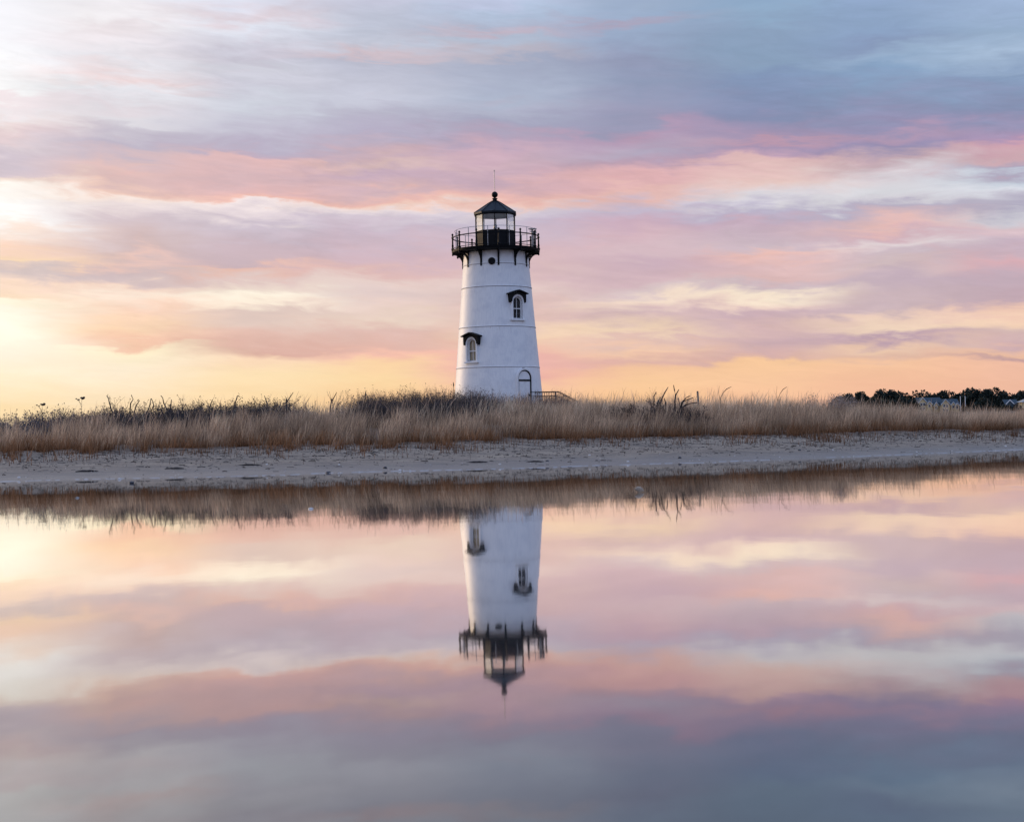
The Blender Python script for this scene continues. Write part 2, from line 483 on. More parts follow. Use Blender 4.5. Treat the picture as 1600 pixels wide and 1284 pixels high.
def empty(name, loc=(0, 0, 0), rz=0.0):
    o = bpy.data.objects.new(name, None)
    COL.objects.link(o)
    o.location = loc
    o.rotation_euler = (0, 0, rz)
    return o


def copy_tree(o, parent=None):
    c = o.copy()
    COL.objects.link(c)
    c.parent = parent
    for ch in list(o.children):
        copy_tree(ch, c)
    return c


def box(bm, x0, x1, y0, y1, z0, z1, mat=None):
    vs = [bm.verts.new((x, y, z)) for x in (x0, x1) for y in (y0, y1) for z in (z0, z1)]
    if mat is not None:
        for v in vs: v.co = mat @ v.co
    for f in ((0, 1, 3, 2), (4, 6, 7, 5), (0, 4, 5, 1), (2, 3, 7, 6), (0, 2, 6, 4), (1, 5, 7, 3)):
        bm.faces.new([vs[i] for i in f])


def lathe(bm, prof, seg=64, rot=0.0, cap=True, closed=False):
    rings = []
    for r, z in prof:
        rings.append([bm.verts.new((r * math.sin(rot + 2 * PI * k / seg), -r * math.cos(rot + 2 * PI * k / seg), z)) for k in range(seg)])
    n = len(rings)
    for i in range(n if closed else n - 1):
        a, b = rings[i], rings[(i + 1) % n]
        for k in range(seg):
            bm.faces.new((a[k], a[(k + 1) % seg], b[(k + 1) % seg], b[k]))
    if cap and not closed:
        bm.faces.new(rings[0][::-1])
        bm.faces.new(rings[-1])


def tube(bm, pts, r, n=6, closed=False):
    pts = [Vector(p) for p in pts]
    rr = r if isinstance(r, (list, tuple)) else [r] * len(pts)
    rings = []
    m = len(pts)
    for i, p in enumerate(pts):
        a = pts[(i - 1) % m] if (closed or i > 0) else p
        b = pts[(i + 1) % m] if (closed or i < m - 1) else p
        d = (b - a).normalized()
        u = d.cross(Vector((0, 0, 1)))
        if u.length < 1e-3: u = Vector((1, 0, 0))
        u.normalize()
        v = d.cross(u)
        rings.append([bm.verts.new(p + (u * math.cos(2 * PI * k / n) + v * math.sin(2 * PI * k / n)) * rr[i]) for k in range(n)])
    for i in range(m if closed else m - 1):
        a, b = rings[i], rings[(i + 1) % m]
        for k in range(n):
            bm.faces.new((a[k], a[(k + 1) % n], b[(k + 1) % n], b[k]))
    if not closed:
        bm.faces.new(rings[0][::-1])
        bm.faces.new(rings[-1])


def prism(bm, outline, d0, d1, mat=None):
    """outline in (x, z), extruded along y from d0 to d1"""
    a = [bm.verts.new((x, d0, z)) for x, z in outline]
    b = [bm.verts.new((x, d1, z)) for x, z in outline]
    if mat is not None:
        for v in a + b: v.co = mat @ v.co
    n = len(a)
    bm.faces.new(a)
    bm.faces.new(b[::-1])
    for i in range(n):
        bm.faces.new((a[i], b[i], b[(i + 1) % n], a[(i + 1) % n]))


def arch(hw, zs, z0, n=14, r=None, rise=None):
    """arched outline: half width hw, spring height zs, bottom z0 (counter-clockwise from lower left)"""
    rise = hw if rise is None else rise
    pts = [(-hw, z0)]
    for k in range(n + 1):
        a = PI - PI * k / n
        pts.append((hw * math.cos(a), zs + rise * math.sin(a)))
    pts.append((hw, z0))
    return pts


def band(bm, inner, outer, d0, d1, mat=None):
    """closed-ended strip between two open outlines of equal length, extruded in y"""
    n = len(inner)
    V = []
    for i in range(n):
        q = [bm.verts.new((x, d, z)) for (x, z), d in ((inner[i], d0), (outer[i], d0), (outer[i], d1), (inner[i], d1))]
        if mat is not None:
            for v in q: v.co = mat @ v.co
        V.append(q)
    for i in range(n - 1):
        for k in range(4):
            bm.faces.new((V[i][k], V[i + 1][k], V[i + 1][(k + 1) % 4], V[i][(k + 1) % 4]))
    bm.faces.new(V[0])
    bm.faces.new(V[-1][::-1])


def np_mesh(name, verts, faces_n, idx, tone=None, mat=None):
    """verts (N,3), faces_n per-face counts, idx flat loops"""
    me = bpy.data.meshes.new(name)
    me.vertices.add(len(verts))
    me.vertices.foreach_set('co', np.asarray(verts, np.float32).ravel())
    me.loops.add(len(idx))
    me.loops.foreach_set('vertex_index', np.asarray(idx, np.int32))
    me.polygons.add(len(faces_n))
    starts = np.concatenate(([0], np.cumsum(faces_n)[:-1])).astype(np.int32)
    me.polygons.foreach_set('loop_start', starts)
    me.update(calc_edges=True)
    if tone is not None:
        ca = me.color_attributes.new('tone', 'FLOAT_COLOR', 'POINT')
        c4 = np.ones((len(verts), 4), np.float32)
        c4[:, :3] = tone
        ca.data.foreach_set('color', c4.ravel())
    if mat: me.materials.append(mat)
    return me


# ------------------------------------------------------------------ terrain
SHORE = np.array([(-120, -40), (-60, 8), (-30, 23), (-10.3, 28.6), (-5.3, 29.6), (0, 31.3), (6.1, 33.8), (14.6, 40.7), (24, 51), (60, 95), (140, 170), (400, 400)], float)
GRASS = np.array([(-120, -28), (-60, 18), (-30, 32), (-13, 36.0), (-6.6, 36.6), (0, 38.8), (7.5, 41.8), (17.2, 47.7), (28, 58), (60, 100), (140, 178), (400, 410)], float)
CREST = np.array([(-60, 0.6), (-18, 0.62), (-9, 1.0), (-2.2, 1.16), (6.7, 1.15), (11, 1.02), (14.6, 0.66), (18, 0.42), (24, 0.42), (60, 0.4)], float)


def vnoise(x, y, seed=0):
    """cheap smooth value noise, numpy"""
    xi, yi = np.floor(x).astype(np.int64), np.floor(y).astype(np.int64)
    xf, yf = x - xi, y - yi
    u, v = xf * xf * (3 - 2 * xf), yf * yf * (3 - 2 * yf)

    def h(a, b):
        n = (a * 374761393 + b * 668265263 + seed * 1442695041) & 0xFFFFFFFF
        n = ((n ^ (n >> 13)) * 1274126177) & 0xFFFFFFFF
        return ((n ^ (n >> 16)) & 0xFFFF) / 65535.0
    return (h(xi, yi) * (1 - u) + h(xi + 1, yi) * u) * (1 - v) + (h(xi, yi + 1) * (1 - u) + h(xi + 1, yi + 1) * u) * v


def sstep(a, b, t):
    t = np.clip((t - a) / (b - a), 0, 1)
    return t * t * (3 - 2 * t)


TX, TY = -0.86, 93.0


def ground(x, y):
    x = np.asarray(x, float); y = np.asarray(y, float)
    ys = np.interp(x, SHORE[:, 0], SHORE[:, 1])
    yg = np.interp(x, GRASS[:, 0], GRASS[:, 1])
    cr = np.interp(x, CREST[:, 0], CREST[:, 1])
    t = (y - ys) / (yg - ys)
    beach = 0.55 * (0.35 * t + 0.65 * t * t) * (t > 0) + 0.22 * t * (t <= 0)
    z = np.where(t < 1, beach, 0.55 + (cr - 0.55) * sstep(0, 9, y - yg))
    z = np.maximum(z, -0.9)
    inland = sstep(0.0, 1.0, t)
    z = z + inland * ((vnoise(x * 0.5, y * 0.5, 1) - 0.5) * 0.10 + (vnoise(x * 1.7, y * 1.7, 2) - 0.5) * 0.05)
    z = z + (0.035 * (vnoise(x * 0.35, y * 0.8, 5) - 0.5) + 0.012 * (vnoise(x * 1.9, y * 2.2, 6) - 0.5)) * (t > -0.4)
    d = np.hypot(x - TX, y - TY)
    z = np.where(y > yg, z + (2.0 - z) * sstep(26, 4, d), z)
    far = sstep(130, 620, y) * sstep(60, 190, x - 0.0)
    z = z + 4.3 * far
    return z


xs = np.concatenate([-np.geomspace(3000, 46, 40), np.arange(-42, 46.01, 0.30), np.geomspace(50, 3500, 46)])
ysl = np.concatenate([-np.geomspace(1500, 20, 12), np.linspace(-15, 22, 14), np.arange(23, 62, 0.22), np.arange(62.3, 100, 0.9), np.geomspace(102, 7000, 60)])
gx, gy = np.meshgrid(xs, ysl)
gz = ground(gx, gy)
V = np.stack([gx.ravel(), gy.ravel(), gz.ravel()], 1)
nx, ny = len(xs), len(ysl)
ii = np.arange((ny - 1) * nx).reshape(ny - 1, nx)[:, :-1].ravel()
F = np.stack([ii, ii + 1, ii + nx + 1, ii + nx], 1)
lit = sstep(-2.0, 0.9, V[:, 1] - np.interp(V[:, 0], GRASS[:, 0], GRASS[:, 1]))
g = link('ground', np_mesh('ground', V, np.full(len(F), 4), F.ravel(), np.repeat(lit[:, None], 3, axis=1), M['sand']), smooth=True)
tag(g, kind='structure')

bm = bmesh.new()
for a, b, c, d in [(-4000, 4000, -3000, 600)]:
    bm.faces.new([bm.verts.new(p) for p in ((a, c, 0), (b, c, 0), (b, d, 0), (a, d, 0))])
tag(bm_obj('water', bm, M['water']), kind='structure')

# sky reflection at the wet edge, built as a pale, low, broken, lumpy ridge
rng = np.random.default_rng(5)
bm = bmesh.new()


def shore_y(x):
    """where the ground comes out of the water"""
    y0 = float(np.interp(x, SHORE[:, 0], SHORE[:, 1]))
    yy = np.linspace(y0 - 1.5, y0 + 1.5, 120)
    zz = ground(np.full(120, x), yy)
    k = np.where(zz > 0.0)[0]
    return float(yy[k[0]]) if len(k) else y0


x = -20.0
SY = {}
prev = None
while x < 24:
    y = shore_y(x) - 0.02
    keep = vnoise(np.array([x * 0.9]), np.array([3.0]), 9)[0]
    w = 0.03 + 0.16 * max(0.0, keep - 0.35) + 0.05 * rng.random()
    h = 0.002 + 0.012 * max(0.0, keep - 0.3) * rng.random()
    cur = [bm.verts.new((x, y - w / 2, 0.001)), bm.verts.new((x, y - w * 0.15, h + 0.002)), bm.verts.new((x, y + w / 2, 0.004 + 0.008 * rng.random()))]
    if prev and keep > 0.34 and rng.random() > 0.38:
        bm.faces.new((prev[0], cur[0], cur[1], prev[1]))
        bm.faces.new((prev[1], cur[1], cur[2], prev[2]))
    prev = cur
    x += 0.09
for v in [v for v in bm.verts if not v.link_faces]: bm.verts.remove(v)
tag(bm_obj('sky_shine_line', bm, M['sky_shine'], smooth=True, angle=80), 'thin broken white line of sky shine painted along the edge of the still water', 'sky_shine', kind='stuff')

# ------------------------------------------------------------------ lighthouse
RZ = [(2.9, 1.9), (2.905, 2.60), (2.72, 4.885), (2.503, 7.49), (2.295, 10.07), (2.17, 11.55), (2.12, 12.40)]


def rad(z):
    return float(np.interp(z, [p[1] for p in RZ], [p[0] for p in RZ]))


tower = empty('lighthouse', (TX, TY, 0))
tag(tower, 'white conical iron lighthouse with black gallery and lantern rising behind the dune grass', 'lighthouse')


def face_mat(deg):
    """local (x = along the wall to the right, y = outward, z = up) at azimuth deg; 0 faces the camera"""
    a = R(deg)
    o = Vector((math.sin(a), -math.cos(a), 0))
    t = Vector((math.cos(a), math.sin(a), 0))
    return Matrix(((t.x, o.x, 0, 0), (t.y, o.y, 0, 0), (0, 0, 1, 0), (0, 0, 0, 1)))


bm = bmesh.new()
prof = [(2.95, 1.85)] + [(rad(z), z) for z in np.linspace(2.2, 12.38, 24)]
lathe(bm, prof, 128)
wall = bm_obj('wall', bm, M['white'], tower, smooth=True, angle=35)
# recesses for the windows, the door and the porthole
cut = bmesh.new()
WIN = [(33.0, 7.93), (-37.5, 5.26)]
for deg, z0 in WIN:
    prism(cut, arch(0.36, z0 + 1.12, z0), 1.6, 3.6, face_mat(deg))
DOORDEG = 36.5
prism(cut, arch(0.52, 4.14, 2.32), 2.35, 3.6, face_mat(DOORDEG))
prism(cut, [(0.17 * math.cos(2 * PI * k / 20), 11.66 + 0.17 * math.sin(2 * PI * k / 20)) for k in range(20)], 2.0, 2.6, face_mat(-6.5))
cutter = bm_obj('cutter', cut, parent=tower)
bo = wall.modifiers.new('b', 'BOOLEAN')
bo.operation = 'DIFFERENCE'
bo.object = cutter
bo.solver = 'EXACT'
bpy.context.view_layer.update()
dg = bpy.context.evaluated_depsgraph_get()
nm = bpy.data.meshes.new_from_object(wall.evaluated_get(dg))
wall.modifiers.clear()
wall.data = nm
nm.shade_smooth()
nm.set_sharp_from_angle(angle=R(35))
bpy.data.objects.remove(cutter)

bm = bmesh.new()
lathe(bm, [(3.02, 1.2), (3.02, 1.86), (2.97, 1.92), (0.1, 1.92)], 64)
bm_obj('foundation', bm, M['granite'], tower, smooth=True)
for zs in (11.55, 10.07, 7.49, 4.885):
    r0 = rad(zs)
    bm = bmesh.new()
    lathe(bm, [(r0 - 0.03, zs - 0.012), (r0 + 0.028, zs - 0.012), (r0 + 0.034, zs + 0.012), (r0 + 0.024, zs + 0.034), (r0 - 0.03, zs + 0.040)], 128, closed=True)
    fl = bm_obj('seam_flange', bm, M['trim'], tower, smooth=True)
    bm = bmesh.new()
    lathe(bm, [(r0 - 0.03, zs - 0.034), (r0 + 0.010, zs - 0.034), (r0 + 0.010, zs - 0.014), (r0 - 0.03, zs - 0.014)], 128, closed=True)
    bm_obj('shaded_joint', bm, M['grime_shade'], fl, smooth=True)  # dark strip: seam grime, with the shadow under the flange put into its colour


def build_window(deg, z0, back, label):
    F_ = face_mat(deg)
    rp = rad(z0) + 0.055
    bm = bmesh.new()
    zs = z0 + 1.12
    band(bm, arch(0.355, zs, z0 - 0.002), arch(0.465, zs, z0 - 0.002), rp - 0.34, rp, F_)
    fr = bm_obj('window', bm, M['trim'], tower, smooth=True)
    fr['label'] = label
    bm = bmesh.new()
    box(bm, -0.54, 0.54, rp - 0.2, rp + 0.07, z0 - 0.10, z0, F_)
    bm_obj('sill', bm, M['trim'], fr)
    gy_ = rp - 0.19
    bm = bmesh.new()      # sash
    band(bm, arch(0.285, zs - 0.02, z0 + 0.07), arch(0.352, zs, z0 + 0.001), gy_ - 0.03, gy_ + 0.03, F_)
    box(bm, -0.285, 0.285, gy_ - 0.025, gy_ + 0.028, z0 + 0.003, z0 + 0.07, F_)
    box(bm, -0.285, 0.285, gy_ - 0.025, gy_ + 0.035, z0 + 0.64, z0 + 0.70, F_)
    box(bm, -0.013, 0.013, gy_ - 0.02, gy_ + 0.012, z0 + 0.07, z0 + 0.64, F_)
    box(bm, -0.013, 0.013, gy_ - 0.02, gy_ + 0.012, z0 + 0.70, zs + 0.265, F_)
    bm_obj('sash', bm, M['trim'], fr)
    # panes: two rectangular below, two quarter-arched above
    for s in (-1, 1):
        bm = bmesh.new()
        o = [(s * 0.012, z0 + 0.07), (s * 0.287, z0 + 0.07), (s * 0.287, z0 + 0.642), (s * 0.012, z0 + 0.642)]
        prism(bm, o, gy_ - 0.012, gy_ - 0.004, F_)
        bm_obj('pane', bm, M['glass'], fr)
        bm = bmesh.new()
        o = [(s * 0.012, z0 + 0.698), (s * 0.287, z0 + 0.698)] + [(s * 0.287 * math.cos(k * PI / 16), zs - 0.02 + 0.287 * math.sin(k * PI / 16)) for k in range(0, 8)] + [(s * 0.012, zs + 0.266)]
        prism(bm, o, gy_ - 0.012, gy_ - 0.004, F_)
        bm_obj('pane', bm, M['glass'], fr)
    bm = bmesh.new()
    prism(bm, arch(0.34, zs, z0 + 0.01), gy_ - 0.16, gy_ - 0.10, F_)
    bm_obj('blind' if back is M['curtain'] else 'dark_inside', bm, back, fr)
    # hood: peaked roof slab on an arched bracket board
    bm = bmesh.new()
    zt = z0 + 1.60
    top = [(-0.70, zt + 0.04), (-0.28, zt + 0.19), (0, zt + 0.27), (0.28, zt + 0.19), (0.70, zt + 0.04)]
    low = [(-0.69, zt - 0.02), (-0.28, zt + 0.12), (0, zt + 0.19), (0.28, zt + 0.12), (0.69, zt - 0.02)]
    band(bm, low, top, rp - 0.45, rp + 0.22, F_)
    hood = bm_obj('window_hood', bm, M['black'], tower)
    bm = bmesh.new()
    inner = [(-0.56, zt - 0.55), (-0.50, zt - 0.36)] + [(0.47 * math.cos(PI - PI * k / 12), zs + 0.47 * math.sin(PI - PI * k / 12)) for k in range(13)] + [(0.50, zt - 0.36), (0.56, zt - 0.55)]
    outer = [(-0.575, zt - 0.54), (-0.59, zt - 0.36)]
    for k in range(13):
        xx = -0.60 + 1.20 * k / 12
        outer.append((xx, zt + 0.135 - abs(xx) * 0.24))
    outer += [(0.59, zt - 0.36), (0.575, zt - 0.54)]
    band(bm, inner, outer, rp - 0.30, rp + 0.08, F_)
    bm_obj('bracket_board', bm, M['black'], hood)
    return fr


build_window(*WIN[0], M['room'], 'upper right arched window with dark panes')
build_window(*WIN[1], M['curtain'], 'lower left arched window with tan panes')

# door
F_ = face_mat(DOORDEG)
rd = rad(2.4)
bm = bmesh.new()
band(bm, arch(0.52, 4.14, 2.30), arch(0.62, 4.14, 2.30), rd - 0.42, rd + 0.015, F_)
dfr = bm_obj('door_frame', bm, M['trim'], tower, smooth=True)
bm = bmesh.new()
band(bm, arch(0.472, 4.13, 2.31), arch(0.518, 4.14, 2.31), rd - 0.40, rd - 0.02, F_)
bm_obj('door_jamb', bm, M['black'], dfr, smooth=True)
dp = rd - 0.07
bm = bmesh.new()
box(bm, -0.45, 0.45, dp - 0.05, dp, 2.32, 3.93, F_)
for z0_, z1_ in ((2.45, 2.95), (3.10, 3.82)):
    for s in (-1, 1):
        box(bm, *sorted((s * 0.06, s * 0.38)), dp + 0.001, dp + 0.02, z0_, z1_, F_)
door = bm_obj('door', bm, M['door'], tower)
bm = bmesh.new()
box(bm, -0.47, 0.40, dp - 0.02, dp + 0.05, 3.96, 4.03, F_)
bm_obj('transom_bar', bm, M['black'], dfr)
bm = bmesh.new()
prism(bm, arch(0.45, 4.13, 4.05), dp - 0.05, dp + 0.005, F_)
bm_obj('arch_panel', bm, M['door'], dfr)
bm = bmesh.new()
lathe(bm, [(0.0, -0.02), (0.035, -0.01), (0.035, 0.03), (0.0, 0.045)], 10, cap=False)
for v in bm.verts: v.co = F_ @ Vector((0.36 + v.co.x, dp + 0.05 + v.co.z, 3.05 + v.co.y))
box(bm, 0.32, 0.40, dp + 0.0, dp + 0.02, 2.96, 3.14, F_)
bm_obj('door_handle', bm, M['black'], door)
bm = bmesh.new()
box(bm, -0.05, 0.05, rad(4.7) - 0.05, rad(4.7) + 0.10, 4.74, 4.80, F_)
bm_obj('door_lamp', bm, M['steel'], tower)

# porthole
F_ = face_mat(-6.5)
rp = rad(11.66)
ring = [(2 * PI * k / 24) for k in range(25)]
bm = bmesh.new()
band(bm, [(0.165 * math.cos(a), 11.66 + 0.165 * math.sin(a)) for a in ring], [(0.235 * math.cos(a), 11.66 + 0.235 * math.sin(a)) for a in ring], rp - 0.12, rp + 0.075, F_)
ph = bm_obj('porthole', bm, M['black'], tower, smooth=True)
bm = bmesh.new()
prism(bm, [(0.168 * math.cos(a), 11.66 + 0.168 * math.sin(a)) for a in ring[:-1]], rp - 0.13, rp + 0.046, F_)
bm_obj('pane', bm, M['black'], ph)
bm = bmesh.new()
band(bm, [(0.237 * math.cos(a), 11.66 + 0.237 * math.sin(a)) for a in ring], [(0.29 * math.cos(a), 11.66 + 0.29 * math.sin(a)) for a in ring], rp - 0.10, rp + 0.025, F_)
bm_obj('porthole_surround', bm, M['trim'], ph, smooth=True)

# gallery
DZ = 12.60
bm = bmesh.new()
lathe(bm, [(2.10, 12.39), (2.80, 12.41), (2.86, 12.44), (2.88, 12.50), (2.84, 12.53), (2.84, 12.57), (2.90, 12.59), (2.90, DZ), (0.3, DZ + 0.01)], 96, cap=False)
bm_obj('gallery_deck', bm, M['black'], tower, smooth=True, angle=30)
OFF = 4.8
for k in range(12):
    F_ = face_mat(OFF + 30 * k)
    bm = bmesh.new()
    # curved bracket: plate against the wall, an arc out to the deck edge, a top rib
    rw = rad(11.8)
    arc = []
    for j in range(9):
        a = j / 8 * PI / 2
        arc.append(((rw + 0.02) + (2.72 - rw) * (1 - math.cos(a)), 11.52 + 0.80 * math.sin(a)))
    ins = [(p[0], p[1]) for p in arc]
    outs = [(p[0] - 0.085 + 0.04 * i / 8, p[1] + 0.05 + 0.02 * i / 8) for i, p in enumerate(arc)]
    Q = F_ @ Matrix(((0, 1, 0, 0), (1, 0, 0, 0), (0, 0, 1, 0), (0, 0, 0, 1)))
    band(bm, ins, outs, -0.055, 0.055, Q)
    box(bm, -0.055, 0.055, 2.06, rw + 0.07, 11.40, 12.38, F_)
    box(bm, -0.05, 0.05, rw + 0.075, 2.84, 12.30, 12.385, F_)
    bm_obj('gallery_bracket', bm, M['black'], tower)
RP = 2.82
for k in range(12):
    a = R(OFF + 30 * k)
    bm = bmesh.new()
    lathe(bm, [(0.0, -0.36), (0.03, -0.33), (0.05, -0.27), (0.03, -0.20), (0.05, -0.16), (0.05, 0.02), (0.075, 0.05), (0.075, 0.12), (0.042, 0.17), (0.055, 0.30),
               (0.040, 0.42), (0.036, 0.78), (0.06, 0.80), (0.06, 0.86), (0.036, 0.90), (0.03, 0.98), (0.055, 1.02), (0.05, 1.07), (0.0, 1.14)], 8, cap=False)
    for v in bm.verts: v.co = Vector((v.co.x * 1.35 + RP * math.sin(a), v.co.y * 1.35 - RP * math.cos(a), v.co.z + DZ))
    bm_obj('baluster_post', bm, M['black'], tower, smooth=True)


def ring_pts(r, z, n=96):
    return [(r * math.sin(2 * PI * k / n), -r * math.cos(2 * PI * k / n), z) for k in range(n)]


for z, rr, name in ((DZ + 0.83, 0.038, 'handrail'), (DZ + 0.10, 0.024, 'lower_rail')):
    bm = bmesh.new()
    tube(bm, ring_pts(RP, z), rr, 6, closed=True)
    bm_obj(name, bm, M['black'], tower, smooth=True, angle=80)
bm = bmesh.new()
tube(bm, ring_pts(2.66, DZ + 1.27), 0.016, 5, closed=True)
bm_obj('thin_safety_rail', bm, M['steel'], tower)
for k in range(12):
    a = R(OFF + 15 + 30 * k)
    p = Vector((2.66 * math.sin(a), -2.66 * math.cos(a), DZ))
    bm = bmesh.new()
    tube(bm, [p + Vector((0, 0, 0.0)), p + Vector((0, 0, 1.27))], 0.024, 5)
    bm_obj('safety_rail_post', bm, M['steel'], tower)
# fog sensor and small panel at the right of the gallery
F_ = face_mat(62)
bm = bmesh.new()
box(bm, -0.16, 0.16, 2.50, 2.95, DZ + 1.16, DZ + 1.22, F_)
box(bm, -0.05, 0.05, 2.66, 2.76, DZ + 0.0, DZ + 1.16, F_)
box(bm, 0.10, 0.34, 2.60, 2.84, DZ + 0.92, DZ + 1.06, F_)
box(bm, -0.34, 0.10, 2.68, 2.73, DZ + 0.98, DZ + 1.02, F_)
bm_obj('sensor_mast', bm, M['steel'], tower)

# lantern
LR, LO = 1.33, R(-1.2)
bm = bmesh.new()
lathe(bm, [(LR, DZ + 0.011), (LR, 13.74), (LR + 0.035, 13.76), (LR + 0.035, 13.82), (LR - 0.05, 13.83), (LR - 0.05, DZ + 0.011)], 10, LO, closed=True)
par = bm_obj('lantern_parapet', bm, M['black'], tower)
bm = bmesh.new()
lathe(bm, [(LR - 0.052, DZ + 0.02), (LR - 0.052, 13.83), (LR - 0.07, 13.83), (LR - 0.07, DZ + 0.02)], 10, LO, closed=True)
bm_obj('added_lining', bm, M['inner'], par)  # pale lining added to brighten the reflections in the lantern glass
for k in range(10):
    a = LO + R(36 * k)
    bm = bmesh.new()
    p = Vector((LR * math.sin(a), -LR * math.cos(a), 0))
    tube(bm, [p + Vector((0, 0, DZ + 0.02)), p + Vector((0, 0, 14.90))], 0.034, 6)
    bm_obj('mullion', bm, M['black'], tower)
    b = a + R(36)
    q = Vector((LR * math.sin(b), -LR * math.cos(b), 0))
    bm = bmesh.new()
    mid = (p + q) / 2
    n = mid.normalized()
    p2, q2 = p * 0.985 + (q - p) * 0.02, q * 0.985 - (q - p) * 0.02
    vs = []
    for dd in (0.0, 0.012):
        for P_, z in ((p2, 13.835), (q2, 13.835), (q2, 14.86), (p2, 14.86)):
            vs.append(bm.verts.new((P_.x - n.x * dd, P_.y - n.y * dd, z)))
    for f in ((0, 1, 2, 3), (7, 6, 5, 4), (0, 4, 5, 1), (1, 5, 6, 2), (2, 6, 7, 3), (3, 7, 4, 0)):
        bm.faces.new([vs[i] for i in f])
    bm_obj('lantern_pane', bm, M['lglass'], tower)
bm = bmesh.new()
lathe(bm, [(LR + 0.03, 14.86), (LR + 0.10, 14.90), (1.44, 14.93), (1.45, 15.03), (1.36, 15.07), (0.90, 15.38), (0.42, 15.70), (0.22, 15.80), (0.22, 15.79), (0.0, 15.79)], 10, LO, cap=False)
roof = bm_obj('lantern_roof', bm, M['copper'], tower)
for k in range(10):
    a = LO + R(36 * k)
    s_, c_ = math.sin(a), -math.cos(a)
    bm = bmesh.new()
    tube(bm, [(r * s_, r * c_, z + 0.005) for r, z in ((1.44, 15.05), (1.36, 15.08), (0.90, 15.39), (0.42, 15.71), (0.24, 15.81))], 0.022, 5)
    bm_obj('roof_rib', bm, M['copper'], roof)
bm = bmesh.new()
lathe(bm, [(LR + 0.02, 14.845), (0.0, 14.89)], 10, LO, cap=False)
bm_obj('ceiling', bm, M['inner'], roof)
bm = bmesh.new()
sph = [(0.205 * math.sin(PI * j / 14), 16.26 - 0.205 * math.cos(PI * j / 14)) for j in range(1, 15)]
lathe(bm, [(0.23, 15.78), (0.24, 15.84), (0.15, 15.88), (0.13, 15.94), (0.18, 15.97), (0.18, 16.01), (0.10, 16.04)] + sph, 24, cap=False)
bm_obj('vent_ball', bm, M['black'], tower, smooth=True, angle=50)
bm = bmesh.new()
tube(bm, [(0, 0, 16.42), (0, 0, 17.86)], 0.020, 6)
for s in (-1, 0, 1):
    tube(bm, [(0, 0, 17.72), (s * 0.05, 0, 17.90 - 0.02 * abs(s))], 0.007, 4)
bm_obj('lightning_rod', bm, M['steel'], tower)
bm = bmesh.new()
lathe(bm, [(0.0, 13.2), (0.16, 13.2), (0.16, 13.24), (0.05, 13.27), (0.045, 14.02), (0.15, 14.05), (0.15, 14.10), (0.11, 14.12), (0.12, 14.22), (0.09, 14.30), (0.0, 14.33)], 16, cap=False)
bm_obj('beacon', bm, M['steel'], tower, smooth=True)

# door platform and steps with railing, right of the tower
pf = empty('entrance_steps', (2.0, 89.9, 2.25))
tag(pf, 'wooden landing and steps with iron railing at the right foot of the lighthouse', 'steps')
bm = bmesh.new()
box(bm, -0.9, 1.05, 0, 1.5, -0.10, 0.0)
bm_obj('landing', bm, M['wood'], pf)
for px_, py_ in ((-0.8, 0.1), (0.95, 0.1), (-0.8, 1.4), (0.95, 1.4)):
    bm = bmesh.new()
    box(bm, px_ - 0.06, px_ + 0.06, py_ - 0.06, py_ + 0.06, -0.9, -0.10)
    bm_obj('post', bm, M['wood'], pf)
for k in range(5):
    bm = bmesh.new()
    box(bm, 1.06 + 0.27 * k, 1.34 + 0.27 * k, 0.02, 1.48, -0.20 - 0.15 * k, -0.15 - 0.15 * k)
    bm_obj('tread', bm, M['wood'], pf)
for yy in (0.03, 1.47):
    bm = bmesh.new()
    tube(bm, [(-0.85, yy, 0.96), (0.98, yy, 0.96), (2.25, yy, 0.28)], 0.024, 6)
    tube(bm, [(-0.85, yy, 0.70), (0.86, yy, 0.70), (2.25, yy, -0.04)], 0.018, 5)
    tube(bm, [(0.80, yy, 0.96), (0.80, yy, 0.0)], 0.032, 5)
    tube(bm, [(0.52, yy, 0.74), (-0.05, yy, 0.16)], 0.018, 5)
    rail = bm_obj('railing', bm, M['black'], pf)
    for k in range(21):
        xx = -0.80 + 0.148 * k
        zt = 0.96 if xx < 0.98 else 0.96 - (xx - 0.98) * 0.535
        zb = 0.02 if xx < 1.0 else -0.1 - (xx - 1.0) * 0.55
        bm = bmesh.new()
        tube(bm, [(xx, yy, zb), (xx, yy, zt)], 0.009, 4)
        bm_obj('spindle', bm, M['black'], rail)


# ------------------------------------------------------------------ grass (far too many blades to count)
def lin(*c):
    return np.array([s2l(v) for v in c])


